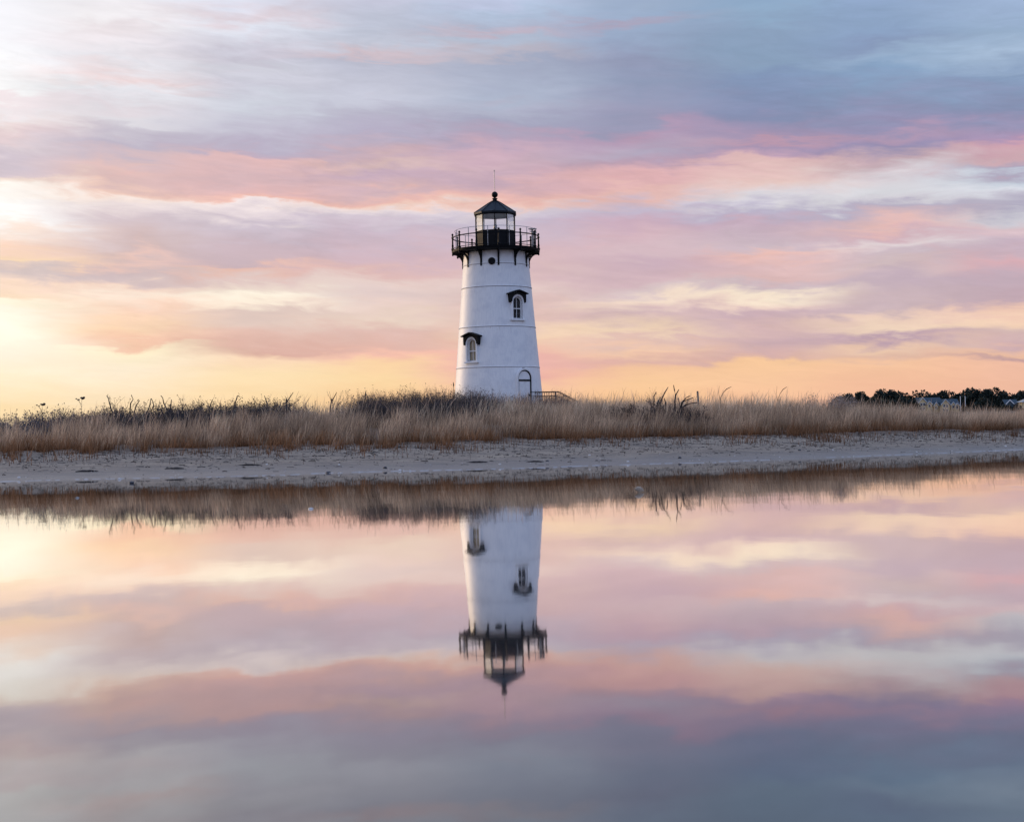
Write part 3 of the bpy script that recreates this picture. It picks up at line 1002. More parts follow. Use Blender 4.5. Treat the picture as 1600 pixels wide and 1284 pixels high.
def blades(name, X, Y, H, Wd, lean, spread, c_base, c_tip, seed, plume=0.0, mat='grass', zoff=0.0, tonevar=0.35, segs=3):
    """one flat tapering blade per (X, Y); lean = mean drift of the tip towards +x per metre of height"""
    r = np.random.default_rng(seed)
    n = len(X)
    Z = ground(X, Y) + zoff
    ang = r.uniform(0, 2 * PI, n)
    lx = (lean + spread * r.normal(size=n)) * H
    ly = spread * r.normal(size=n) * H
    yaw = r.uniform(-0.9, 0.9, n)
    wx, wy = np.cos(yaw) * 0.5, np.sin(yaw) * 0.5
    ts = np.linspace(0, 1, segs + 1)
    vs, tn = [], []
    patch = vnoise(X * 0.6, Y * 0.6, seed + 3)[:, None]
    fine = (vnoise(X * 3.3, Y * 1.6, seed + 4)[:, None]) ** 1.2
    rnd = r.uniform(-1, 1, (n, 1))
    for k, t in enumerate(ts):
        cx = X + lx * t ** 1.8
        cy = Y + ly * t ** 1.8
        cz = Z + H * (t - 0.12 * t * t * np.abs(lx / H))
        w = Wd * (1 - t) ** 0.6 * 1.0 + (plume * Wd * math.exp(-((t - 0.8) / 0.16) ** 2))
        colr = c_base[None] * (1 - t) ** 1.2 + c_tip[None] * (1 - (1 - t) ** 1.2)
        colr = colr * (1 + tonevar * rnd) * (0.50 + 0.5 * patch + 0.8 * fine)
        if k < segs:
            vs.append(np.stack([cx - wx * w, cy - wy * w, cz], 1))
            vs.append(np.stack([cx + wx * w, cy + wy * w, cz], 1))
            tn += [colr, colr]
        else:
            vs.append(np.stack([cx, cy, cz], 1))
            tn.append(colr)
    P = 2 * segs + 1
    V = np.stack(vs, 1).reshape(-1, 3)
    T = np.clip(np.stack(tn, 1).reshape(-1, 3), 0.004, 1)
    b = (np.arange(n) * P)[:, None]
    idx, cnt = [], []
    quads = [np.concatenate([b + 2 * k, b + 2 * k + 1, b + 2 * k + 3, b + 2 * k + 2], 1) for k in range(segs - 1)]
    tri = np.concatenate([b + 2 * (segs - 1), b + 2 * (segs - 1) + 1, b + 2 * segs], 1)
    row = np.concatenate(quads + [tri], 1)
    cnt = np.tile(np.array([4] * (segs - 1) + [3]), n)
    return link(name, np_mesh(name, V, cnt, row.ravel(), T, M[mat]))


def scatter(n, x0, x1, f0, f1, seed, power=1.0, clump=0.0):
    """points between the grass line + f0 and the grass line + f1"""
    r = np.random.default_rng(seed)
    X = r.uniform(x0, x1, n)
    d = f0 + (f1 - f0) * r.random(n) ** power
    Yg = np.interp(X, GRASS[:, 0], GRASS[:, 1])
    Y = Yg + d + (1.6 * (vnoise(X * 0.45, X * 0 + 2.2, 11) - 0.5) + 1.0 * (vnoise(X * 1.6, X * 0 + 7.2, 12) - 0.5)) * np.clip(1 - d / 6, 0, 1)
    if clump:
        cl = vnoise(X * 1.8, Y * 1.8, seed + 7) * 0.6 + vnoise(X * 4.5, Y * 4.5, seed + 8) * 0.4
        k = r.random(n) < np.clip((cl - 0.5) * 4 + (1 - clump), 0.02, 1)
        X, Y = X[k], Y[k]
    return X, Y


r_ = np.random.default_rng

def zone(X, Y):
    """0..1: where bare scrub replaces the tall grass (lower and thinner grass there)"""
    d = Y - np.interp(X, GRASS[:, 0], GRASS[:, 1])
    wob = (vnoise(X * 0.8, Y * 0.8, 51) - 0.5) * 2.0
    left = sstep(-8.2, -9.6, X + wob * 0.6) * sstep(4.5, 6.5, d + wob)
    bram = sstep(2.2, 1.3, np.abs(X + 3.1 + wob * 0.4)) * sstep(4.5, 6.5, d + wob) * sstep(14.0, 12.0, d)
    foot = sstep(2.2, 1.5, np.abs(X - 0.3 + wob * 0.4)) * sstep(11, 13, d + wob) * 0.8
    dead = sstep(1.9, 1.0, np.abs(X - 5.5 + wob * 0.3)) * sstep(2.2, 4.0, d + wob) * sstep(8.5, 7.0, d) * 0.75
    return np.clip(left + bram + foot + dead, 0, 1)


def thin(X, Y, seed, keep=0.0):
    k = np.random.default_rng(seed).random(len(X)) > zone(X, Y) * (1 - keep)
    return X[k], Y[k]


X, Y = scatter(150000, -24, 30, 0.0, 7.0, 21, 0.9, clump=0.75)
X, Y = thin(X, Y, 1, 0.1)
H = (0.34 + 0.34 * vnoise(X * 0.9, Y * 0.9, 31) + 0.40 * vnoise(X * 3.1, Y * 3.1, 34) ** 1.5) * r_(2).uniform(0.55, 1.15, len(X))
H *= 0.62 + 0.38 * sstep(0.0, 1.6, Y - np.interp(X, GRASS[:, 0], GRASS[:, 1]))
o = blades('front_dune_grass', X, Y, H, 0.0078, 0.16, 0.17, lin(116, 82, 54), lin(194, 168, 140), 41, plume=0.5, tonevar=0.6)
tag(o, 'rust-brown dry beach grass forming the front edge of the dune', 'grass', kind='stuff')
X, Y = scatter(150000, -26, 36, 5.0, 22.0, 22, 0.9, clump=0.6)
X, Y = thin(X, Y, 2, 0.05)
H = (0.38 + 0.30 * vnoise(X * 0.5, Y * 0.5, 32) + 0.40 * vnoise(X * 2.3, Y * 2.3, 35) ** 1.5) * r_(3).uniform(0.6, 1.2, len(X))
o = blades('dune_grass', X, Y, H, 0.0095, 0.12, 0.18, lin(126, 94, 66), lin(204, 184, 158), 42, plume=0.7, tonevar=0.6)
tag(o, 'tall tan beach grass covering the top of the dune', 'grass', kind='stuff')
X, Y = scatter(70000, -34, 60, 20.0, 48.0, 23, 1.0, clump=0.5)
X, Y = thin(X, Y, 3, 0.1)
H = (0.45 + 0.45 * vnoise(X * 0.4, Y * 0.4, 33)) * r_(4).uniform(0.6, 1.2, len(X))
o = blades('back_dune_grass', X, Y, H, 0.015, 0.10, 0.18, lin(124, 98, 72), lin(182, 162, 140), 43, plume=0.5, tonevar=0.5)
tag(o, 'pale grey beach grass stretching back from the dune crest towards the lighthouse', 'grass', kind='stuff')
X, Y = scatter(9000, -24, 34, 2.0, 20.0, 26, 1.0, clump=0.7)
H = 0.80 + 0.45 * r_(5).random(len(X)) ** 2
o = blades('tall_grass_wisps', X, Y, H, 0.0050, 0.10, 0.22, lin(132, 100, 76), lin(206, 176, 148), 46, plume=1.6, segs=5)
tag(o, 'thin tall grass stems with feathery seed tips above the rest of the dune grass', 'grass', kind='stuff')
X, Y = scatter(60000, -24, 30, -3.4, 1.2, 24, 0.36, clump=0.92)
H = 0.12 + 0.38 * r_(6).random(len(X)) ** 1.5
o = blades('sand_grass_tufts', X, Y, H, 0.012, 0.10, 0.36, lin(92, 56, 30), lin(150, 112, 80), 44)
tag(o, 'thin low grass sprouts creeping from the dune onto the sand', 'grass', kind='stuff')
X, Y = scatter(260, -22, 30, -5.0, -1.0, 25, 0.5)
H = 0.14 + 0.34 * r_(7).random(len(X)) ** 2
o = blades('sand_stalks', X, Y, H, 0.009, 0.02, 0.22, lin(70, 52, 42), lin(110, 88, 74), 45)
tag(o, 'lone dead stalks standing in the bare sand', 'stalks', kind='stuff')

# ------------------------------------------------------------------ twiggy shrubs


def twig_arrays(seed, height, spread, stems, levels=3, thick=0.012, kids=(3, 5), lean=0.0, wob=0.25, bend=0.3):
    """branching stems as three-sided tapering prisms"""
    r = random.Random(seed)
    segs = []

    def grow(p, d, L, th, lev):
        n = 3
        for i in range(n):
            d = (d + Vector((r.uniform(-wob, wob), r.uniform(-wob, wob), r.uniform(-wob, wob) * 0.6 + 0.04))).normalized()
            q = p + d * (L / n)
            t2 = th * (1 - 0.22)
            segs.append((p.copy(), q.copy(), th, t2))
            if lev > 0 and i > 0 or (lev > 0 and r.random() < 0.4):
                for _ in range(r.randint(*kids) if i == n - 1 else r.randint(1, 2)):
                    dd = (d + Vector((r.uniform(-1, 1), r.uniform(-1, 1), r.uniform(-0.3, 0.8))) * 0.75).normalized()
                    grow(q, dd, L * r.uniform(0.42, 0.66), t2 * 0.66, lev - 1)
            p, th = q, t2
    for _ in range(stems):
        a = r.uniform(0, 2 * PI)
        k = r.random() ** 0.5 * spread
        p = Vector((k * math.cos(a), k * math.sin(a), -0.05))
        d = Vector((bend * math.cos(a) * r.random() + lean, bend * math.sin(a) * r.random(), 1)).normalized()
        grow(p, d, height * r.uniform(0.5, 0.75), thick * r.uniform(0.7, 1.2), levels)
    return segs


def twig_mesh(name, segs, c0, c1, seed, leaf=0, leaf_size=0.03, c_leaf=None, mat='twig'):
    rr = np.random.default_rng(seed)
    A = np.array([s[0][:] for s in segs]); B = np.array([s[1][:] for s in segs])
    ra = np.array([s[2] for s in segs])[:, None]; rb = np.array([s[3] for s in segs])[:, None]
    d = B - A
    d /= np.linalg.norm(d, axis=1)[:, None] + 1e-9
    u = np.cross(d, np.array([0.3, 0.9, 0.2])); u /= np.linalg.norm(u, axis=1)[:, None] + 1e-9
    v = np.cross(d, u)
    vs = []
    for k in range(3):
        c, s = math.cos(2 * PI * k / 3), math.sin(2 * PI * k / 3)
        vs.append(A + (u * c + v * s) * ra)
        vs.append(B + (u * c + v * s) * rb)
    V = np.stack(vs, 1).reshape(-1, 3)
    n = len(segs)
    b = (np.arange(n) * 6)[:, None]
    row = np.concatenate([b + 0, b + 2, b + 3, b + 1, b + 2, b + 4, b + 5, b + 3, b + 4, b + 0, b + 1, b + 5], 1)
    cnt = np.full(n * 3, 4)
    idx = row.ravel()
    mixf = rr.random((n, 1))
    T = np.repeat(c0[None] * (1 - mixf) + c1[None] * mixf, 6, axis=0)
    if leaf:
        ends = B[rr.integers(0, n, leaf)] + rr.normal(0, leaf_size * 0.2, (leaf, 3))
        p1 = rr.normal(size=(leaf, 3)); p1 /= np.linalg.norm(p1, axis=1)[:, None]
        p2 = np.cross(p1, rr.normal(size=(leaf, 3))); p2 /= np.linalg.norm(p2, axis=1)[:, None]
        s = leaf_size * rr.uniform(0.6, 1.3, (leaf, 1))
        LV = np.stack([ends, ends + p1 * s + p2 * s * 0.35, ends + p1 * s * 1.6, ends + p1 * s - p2 * s * 0.35], 1).reshape(-1, 3)
        idx = np.concatenate([idx, (np.arange(leaf * 4) + len(V))])
        cnt = np.concatenate([cnt, np.full(leaf, 4)])
        V = np.concatenate([V, LV])
        T = np.concatenate([T, np.repeat(c_leaf[None] * rr.uniform(0.5, 1.5, (leaf, 1)), 4, axis=0)])
    return np_mesh(name, V, cnt, idx, T, M[mat])


DK0, DK1 = lin(38, 34, 40), lin(78, 68, 66)
GR0, GR1 = lin(96, 86, 84), lin(150, 138, 134)


def gz1(x, y):
    return float(ground(np.array([x]), np.array([y]))[0])


def shrub(name, x, y, h, spread, stems, seed, label, cat='shrub', group=None, c0=DK0, c1=DK1, levels=3, thick=0.012, leaf=0, leaf_size=0.035, c_leaf=None, lean=0.0, bend=0.35, wob=0.25, kids=(3, 5)):
    segs = twig_arrays(seed, h, spread, stems, levels, thick, kids, lean, wob, bend)
    k = h / max(max(a.z, b.z) for a, b, _, _ in segs)            # tallest tip at height h
    segs = [(Vector((a.x, a.y, a.z * k)), Vector((b.x, b.y, b.z * k)), ra, rb) for a, b, ra, rb in segs]
    me = twig_mesh(name, segs, c0, c1, seed, leaf, leaf_size, c_leaf)
    o = link(name, me)
    o.location = (x, y, gz1(x, y))
    return tag(o, label, cat, group)


def thicket(name, pts, seed, label, c0, c1, h, thick=0.011, leaf=0, leaf_size=0.04, c_leaf=None, levels=2, lean=0.0, kids=(3, 4)):
    """one mass made of many tangled stems rooted at pts"""
    rr = random.Random(seed)
    S = []
    protos = [twig_arrays(seed + i, 1.0, 0.15, 3, levels, thick / 1.0, kids, lean, 0.32, 0.8) for i in range(7)]
    for (x, y) in pts:
        hh = h * rr.uniform(0.55, 1.15)
        a = rr.uniform(0, 2 * PI); c, s = math.cos(a), math.sin(a)
        z = gz1(x, y)
        for p, q, r0, r1 in protos[rr.randrange(7)]:
            S.append(((x + (p.x * c - p.y * s) * hh, y + (p.x * s + p.y * c) * hh, z + p.z * hh),
                      (x + (q.x * c - q.y * s) * hh, y + (q.x * s + q.y * c) * hh, z + q.z * hh), r0, r1))
    me = twig_mesh(name, S, c0, c1, seed, leaf, leaf_size, c_leaf)
    o = link(name, me)
    return tag(o, label, 'scrub', kind='stuff')


rr = random.Random(8)


def gl_(x):
    return float(np.interp(x, GRASS[:, 0], GRASS[:, 1]))


def pts_in(n, x0, x1, f0, f1):
    return [(x, gl_(x) + rr.uniform(f0, f1)) for x in (rr.uniform(x0, x1) for _ in range(n))]


thicket('beach_plum_scrub', pts_in(430, -24, -13.2, 6.5, 16), 61, 'low dark blue-grey scrub behind the grass at the left end of the dune', lin(58, 60, 68), lin(120, 120, 128), 0.84, 0.012, 45000, 0.04, lin(66, 72, 82))
thicket('dark_shrub_mass', pts_in(480, -13.6, -7.0, 6.0, 12.5), 66, 'dark low mass of shrubs behind the grass on the left, under the skyline twigs', lin(48, 46, 50), lin(116, 108, 106), 0.76, 0.012, 50000, 0.035, lin(62, 60, 62))
thicket('bramble_thicket', [(x, y) for x, y in pts_in(430, -5.2, -0.9, 6.5, 13.5)], 62, 'tangled dark bramble thicket on the dune just left of the lighthouse foot', lin(30, 28, 34), lin(124, 112, 104), 0.95, 0.012, 26000, 0.030, lin(74, 70, 74), levels=2)
thicket('tower_foot_brush', pts_in(260, -1.6, 2.3, 12, 17), 63, 'grey-brown bare brush hiding the foot of the lighthouse', lin(70, 64, 64), lin(140, 126, 118), 0.92, 0.010, 9000, 0.03, lin(100, 88, 82))
thicket('marsh_scrub', pts_in(330, 16.0, 36, 20, 38), 64, 'grey-green scrub behind the grass in front of the distant houses', lin(58, 64, 66), lin(110, 110, 106), 0.85, 0.014, 22000, 0.05, lin(76, 84, 82))


def place(px, d):
    p = at(px, 640, d)
    return p.x, d


def hgt(px, Ytop, d):
    x, y = place(px, d)
    return at(px, Ytop, d).z - gz1(x, y)


def limb(parent, zoom, d, r0, r1):
    """a knobbly limb through readings (px, Y) at depth d, as a part of its bush"""
    o = Vector(parent.location)
    n = len(zoom)
    pts = [at(px, Y, d + 0.15 * math.sin(3 * i + px)) - o for i, (px, Y) in enumerate(zoom)]
    pts = [pts[0] + Vector((0, 0, -0.35))] + pts
    bm = bmesh.new()
    tube(bm, pts, [r0] + [r0 + (r1 - r0) * i / (n - 1) + (0.005 if i % 2 else 0) for i in range(n)], 5)
    bm_obj('limb', bm, M['wrack'], parent)


def limbs(parent, ox, oy, k, d, lst, r0=0.024, r1=0.012):
    for l in lst:
        limb(parent, [(ox + x / k, oy + y / k) for x, y in l], d, r0, r1)


SH = [
    (168, 617, 45.5, 'dark bare shrub with a hooked twig, first from the left on the skyline', 0.24, 3, 0.16),
    (200, 620, 45.5, 'broad dark shrub leaning right, second from the left on the skyline', 0.55, 7, 0.10),
    (234, 621, 46, 'low spiky dark shrub between the two hooked ones', 0.45, 6, 0.0),
    (256, 617, 45.5, 'dark bare shrub with a tall hooked twig, just left of the pale feathery stems', 0.35, 4, -0.05),
    (330, 618, 46, 'dark bare shrub just right of the pale feathery stems', 0.40, 5, -0.05),
    (368, 616, 46.5, 'wide dark shrub with leafy tips in the middle of the left skyline', 0.55, 7, 0.05),
    (398, 622, 47, 'small dark shrub next right of the wide leafy-tipped one', 0.30, 5, 0.0),
    (416, 617, 47, 'dark shrub with one thick knobbly upright twig', 0.18, 3, -0.05),
    (450, 612, 48, 'forked dark shrub standing alone between two grassy gaps', 0.10, 2, 0.0),
    (520, 611, 50, 'forked grey shrub left of the short seed spike', 0.10, 2, 0.05),
]
for i, (px, Yt, d, lab, sp_, st, ln) in enumerate(SH):
    x, y = place(px, d)
    h = hgt(px, Yt, d)
    bs = shrub('bare_shrub', x, y, h, sp_, st, 100 + i, lab, group='bare shrubs along the left skyline', levels=1, c0=lin(34, 28, 34), c1=lin(66, 54, 56),
          thick=0.024, kids=(2, 3), wob=0.22, bend=0.45, lean=ln, leaf=110 if st > 2 else 30, leaf_size=0.035, c_leaf=lin(46, 38, 40))
    lst = {0: [[(150, 430), (110, 300), (92, 225), (68, 183)]], 1: [[(430, 420), (440, 300), (480, 240), (450, 170)], [(500, 420), (530, 330), (580, 258)]],
           2: [[(700, 430), (745, 320), (755, 230)], [(760, 420), (800, 350), (790, 280), (760, 225)]], 3: [[(1020, 420), (960, 300), (942, 215), (912, 182)], [(1060, 420), (1070, 330), (1078, 240)]],
           4: [[(1660, 430), (1690, 320), (1720, 240)]], 5: [[(2040, 420), (2070, 300), (2110, 180), (2150, 200)]], 7: [[(2590, 400), (2560, 270), (2530, 180)]],
           8: [[(2850, 360), (2900, 250), (2980, 130)], [(2870, 320), (2880, 240), (2860, 200)]], 9: [[(3560, 340), (3600, 240), (3660, 130)], [(3570, 320), (3580, 230)]]}.get(i)
    if lst: limbs(bs, 160, 600, 10, d - 0.2, lst, 0.020, 0.010)
x, y = place(290, 46)
shrub('feathery_stems', x, y, hgt(290, 611, 46), 0.15, 4, 131, 'pale grey feathery stems standing among the dark shrubs on the left', 'plant', c0=GR0, c1=GR1, thick=0.010, levels=2)


# the dead bush right of centre: thick forked limbs over dark low twigs
x, y = place(1040, 45.5)
db = shrub('dead_bush', x, y, hgt(1040, 603, 45.5), 0.55, 6, 214, 'large dead black-branched bush sunk in the grass right of the lighthouse', 'bush', c0=lin(30, 28, 38), c1=lin(66, 60, 66), thick=0.026, levels=2, kids=(2, 3), leaf=60, leaf_size=0.03, c_leaf=lin(50, 44, 46), lean=0.06, wob=0.26, bend=0.5)
me = twig_mesh('low_twigs', twig_arrays(215, 0.62, 1.0, 46, 2, 0.013, (2, 4), 0.1, 0.35, 0.9), lin(34, 33, 40), lin(82, 76, 80), 5, 1800, 0.03, lin(48, 46, 52))
link('low_twigs', me, parent=db)
limbs(db, 980, 600, 10, 45.2, [[(430, 480), (412, 350), (420, 260), (418, 190), (455, 125)], [(500, 400), (520, 300), (545, 220), (590, 130), (640, 48)],
                              [(730, 480), (742, 350), (755, 180), (738, 90), (724, 15)], [(745, 260), (760, 170), (805, 88)], [(590, 420), (600, 300), (580, 222)], [(480, 420), (470, 300), (520, 210)]])
x, y = place(1064, 45)
db = shrub('dead_bush', x, y, hgt(1060, 613, 45), 0.16, 4, 205, 'smaller dead bush with branches sweeping right, beside the large dead bush', 'bush', c0=lin(34, 32, 38), c1=lin(76, 68, 70), thick=0.022, levels=2, kids=(2, 3), lean=0.55, bend=0.4)
me = twig_mesh('low_twigs', twig_arrays(216, 0.45, 0.9, 34, 2, 0.012, (2, 4), 0.2, 0.35, 0.9), lin(34, 33, 38), lin(84, 76, 76), 6, 1300, 0.03, lin(44, 42, 46))
link('low_twigs', me, parent=db)
limbs(db, 980, 600, 10, 44.9, [[(815, 500), (830, 390), (815, 290), (800, 220)], [(835, 380), (870, 270), (920, 215), (975, 185)], [(850, 370), (920, 325), (1000, 300), (1095, 290)],
                              [(840, 340), (850, 290), (905, 260), (1030, 215)]], 0.022, 0.010)
x, y = place(968, 46)
shrub('brown_brush', x, y, hgt(965, 626, 46) * 0.9, 0.7, 16, 206, 'low brown brush in the grass left of the large dead bush', 'bush', c0=lin(52, 44, 44), c1=lin(104, 86, 76), thick=0.012, levels=2, leaf=500, leaf_size=0.03, c_leaf=lin(70, 58, 54))


def crooked(px, Yt, d, lab, flip):
    x, y = place(px - 10, d)
    h = hgt(px, Yt, d)
    bm = bmesh.new()
    tube(bm, [(0, 0, -0.05), (0.0, 0.02, h * 0.62), (0.10, 0, h * 0.80), (0.22, 0, h * 0.92), (0.40, 0.03, h)], [0.011, 0.009, 0.010, 0.015, 0.007], 5)
    e = bm_obj('crooked_twig', bm, M['wrack'])
    e.location = (x, y, gz1(x, y))
    e.scale = (flip, 1, 1)
    bm = bmesh.new()
    tube(bm, [(-0.005, 0.02, h * 0.55), (-0.06, 0, h * 0.80), (-0.03, 0, h * 1.03)], [0.010, 0.007, 0.004], 4)
    bm_obj('side_shoot', bm, M['wrack'], e)
    tag(e, lab, 'twig', 'crooked twigs above the grass')


crooked(1136, 605, 50, 'single crooked twig bending right above the grass, nearer the dead bush', 1.0)
crooked(1226, 605, 51, 'single crooked twig bending right above the grass, nearer the pale bush', 0.85)
x, y = place(1300, 50)
shrub('pale_bush', x, y, hgt(1296, 608, 50), 0.42, 30, 209, 'pale grey rounded leafless bush rising at the right end of the dune', 'bush', c0=lin(128, 112, 100), c1=lin(194, 172, 152), thick=0.009, levels=3, bend=0.55, kids=(2, 4), leaf=2500, leaf_size=0.028, c_leaf=lin(160, 146, 138))
# seed-head plants on the far left
for px, Yt, d, lab in ((66, 632, 50, 'black seed head on a thin stalk, leftmost on the skyline'), (128, 622, 50, 'black seed head on a thin stalk, taller and further right of the two')):
    x, y = place(px, d)
    h = hgt(px, Yt, d)
    e = tag(empty('seed_head_plant', (x, y, gz1(x, y))), lab, 'plant', 'black seed heads on the left skyline')
    bm = bmesh.new()
    tube(bm, [(-0.04, 0, -0.05), (-0.02, 0, h * 0.5), (0, 0, h)], [0.010, 0.008, 0.005], 4)
    tube(bm, [(-0.02, 0, h * 0.80), (-0.10, 0, h * 0.95)], 0.005, 4)
    tube(bm, [(-0.015, 0, h * 0.86), (-0.17, 0, h * 0.97)], 0.005, 4)
    bm_obj('stalk', bm, M['wrack'], e)
    q = random.Random(px)
    for k, (ox, oz, s) in enumerate(((0.02, 0.0, 0.055), (0.07, 0.02, 0.04), (-0.11, -0.05, 0.03), (-0.19, -0.02, 0.025))):
        bm = bmesh.new()
        bmesh.ops.create_icosphere(bm, subdivisions=2, radius=s)
        for v in bm.verts: v.co = Vector((v.co.x * 1.2, v.co.y, v.co.z * 0.75)) * q.uniform(0.55, 1.5) + Vector((ox, 0, h + oz))
        bm_obj('seed_head', bm, M['wrack'], e)
# short spike and post on the skyline
x, y = place(571, 57)
h = hgt(571, 611, 57)
e = tag(empty('seed_spike', (x, y, gz1(x, y))), 'short dark seed spike standing above the grass left of the bramble thicket', 'plant')
bm = bmesh.new()
tube(bm, [(-0.05, 0, -0.05), (0, 0, h - 0.22)], 0.008, 4)
bm_obj('stalk', bm, M['wrack'], e)
bm = bmesh.new()
tube(bm, [(0, 0, h - 0.24), (0.01, 0, h - 0.14), (0.03, 0, h)], [0.018, 0.034, 0.008], 6)
bm_obj('spike', bm, M['wrack'], e)
x, y = place(709, 58)
h = hgt(709, 597, 58)
e = tag(empty('seed_spike', (x, y, gz1(x, y))), 'thin stalk with knobbly tip beside the left edge of the lighthouse', 'plant')
bm = bmesh.new()
tube(bm, [(0.0, 0, -0.05), (0.02, 0, h * 0.6), (0, 0, h - 0.1)], 0.009, 4)
bm_obj('stalk', bm, M['wrack'], e)
bm = bmesh.new()
tube(bm, [(0, 0, h - 0.20), (0.01, 0, h - 0.12), (0.0, 0, h)], [0.012, 0.026, 0.010], 6)
bm_obj('spike', bm, M['wrack'], e)
x, y = place(1091, 55)
h = hgt(1091, 611, 55)
bm = bmesh.new()
tube(bm, [(0.02, 0, -0.3), (0.0, 0, h * 0.6), (-0.015, 0, h)], [0.05, 0.046, 0.036], 7)
o = bm_obj('wooden_post', bm, M['wood'])
o.location = (x, y, gz1(x, y))
tag(o, 'short weathered wooden post sticking up from the grass right of the dead bush', 'post')

# ------------------------------------------------------------------ beach bits
def rock_mesh(seed, s, flat, name):
    q = random.Random(seed)
    bm = bmesh.new()
    bmesh.ops.create_icosphere(bm, subdivisions=1, radius=s)
    for v in bm.verts:
        v.co *= q.uniform(0.7, 1.25)
        v.co.z *= flat
    me = bpy.data.meshes.new(name)
    bm.to_mesh(me)
    bm.free()
    me.shade_smooth()
    return me


def shell_mesh(s, name='shell'):
    """ribbed scallop-like half shell"""
    bm = bmesh.new()
    N, K = 12, 4
    rows = []
    for k in range(K + 1):
        t = k / K
        row = []
        for i in range(N + 1):
            a = -1.25 + 2.5 * i / N
            rr_ = s * t * (1 + 0.05 * (i % 2))
            row.append(bm.verts.new((rr_ * math.sin(a), rr_ * math.cos(a) - s * 0.5, s * 0.42 * math.sin(min(1, t) * PI * 0.72) * math.cos(a * 0.9) + (0.02 * s if i % 2 else 0))))
        rows.append(row)
    for k in range(K):
        for i in range(N):
            bm.faces.new((rows[k][i], rows[k][i + 1], rows[k + 1][i + 1], rows[k + 1][i]))
    bmesh.ops.remove_doubles(bm, verts=bm.verts, dist=s * 0.01)
    bmesh.ops.solidify(bm, geom=bm.faces[:], thickness=s * 0.06)
    me = bpy.data.meshes.new(name)
    bm.to_mesh(me)
    bm.free()
    me.shade_smooth()
    return me


SPECIAL = [  # px, Y, size, kind, label  (depth from the beach height itself)
    (187, 749, 0.055, 'shell', 'white shell on the waterline at the left, beside the dark round stone'),
    (206, 755, 0.050, 'stone', 'dark round stone in the water just off the left waterline'),
    (30, 747, 0.060, 'shell', 'pale shell near the left end of the waterline'),
    (148, 737, 0.050, 'shell', 'white shell at the end of the dark seaweed clump on the left sand'),
    (417, 726, 0.045, 'shell', 'white shell highest on the sand left of the centre'),
    (513, 739, 0.050, 'stone', 'dark blue-black stone near the waterline left of the white pebble'),
    (530, 727, 0.045, 'shell', 'small white shell on the sand above the dark blue-black stone'),
    (625, 736, 0.060, 'shell', 'bright round white shell on the waterline left of the reflected tower'),
    (641, 736, 0.045, 'shell', 'flat white shell just right of the bright round one'),
    (602, 732, 0.060, 'stone', 'flat dark stone at the waterline left of the bright round shell'),
    (781, 726, 0.050, 'shell', 'white shell on the sand below the middle of the lighthouse'),
    (921, 712, 0.050, 'shell', 'white shell on the sand right of the lighthouse'),
    (981, 722, 0.055, 'shell', 'pair-like pale shell at the waterline above the large shell in the water'),
    (855, 721, 0.045, 'stone', 'small dark stone on the sand below the entrance steps'),
    (1062, 716, 0.050, 'stone', 'small dark stone on the sand below the dead bush'),
    (1301, 704, 0.055, 'shell', 'bright white shell on the sand below the pale bush'),
    (1249, 704, 0.055, 'stone', 'dark stone left of the bright shell below the pale bush'),
    (1432, 707, 0.055, 'shell', 'bright white shell at the right waterline below the houses'),
    (1571, 698, 0.055, 'shell', 'white shell farthest right on the sand'),
]


def hit_ground(px, Y):
    p = at(px, Y, 1.0)
    o = Vector((0, 0, CAM_Z)); d = p - o
    t = 20.0
    while t < 80:
        q = o + d * t
        if q.z < max(0.0, gz1(q.x, q.y)): return q.x, q.y
        t += 0.1
    return (p.x * 40, 40.0)


for i, (px, Y, s, k, lab) in enumerate(SPECIAL):
    x, y = hit_ground(px, Y)
    z = max(0.0, gz1(x, y))
    if k == 'shell':
        o = link('shell', shell_mesh(s * 0.72), M['shell'])
        o.location = (x, y, z + s * 0.15)
        o.rotation_euler = (R(rr.uniform(20, 55)), 0, rr.uniform(-0.8, 0.8))
        tag(o, lab, 'shell', 'shells lying on the beach')
    else:
        o = link('stone', rock_mesh(i, s, 0.6, 'stone'), M['stone'])
        o.location = (x, y, z + s * 0.25)
        tag(o, lab, 'stone', 'dark stones on the beach')
# scattered small shells nobody could tell apart
protos = [shell_mesh(0.024), shell_mesh(0.017), rock_mesh(77, 0.014, 0.6, 'pebble')]
for m_ in protos: m_.materials.append(M['shell'])
for k in range(90):
    x = rr.uniform(-13, 17)
    y0, y1 = np.interp(x, SHORE[:, 0], SHORE[:, 1]), np.interp(x, GRASS[:, 0], GRASS[:, 1])
    y = y0 + (y1 - y0) * abs(rr.gauss(0.05, 0.28))
    o = link('shell', protos[k % 3])
    o.location = (x, y, max(0.0, gz1(x, y)) + 0.012)
    o.rotation_euler = (R(rr.uniform(0, 50)), R(rr.uniform(-20, 20)), rr.uniform(0, 6.28))
    o.scale = (1, 1, 1)
    tag(o, 'tiny white shell among the many scattered over the sand', 'shell', 'tiny shells scattered over the sand')
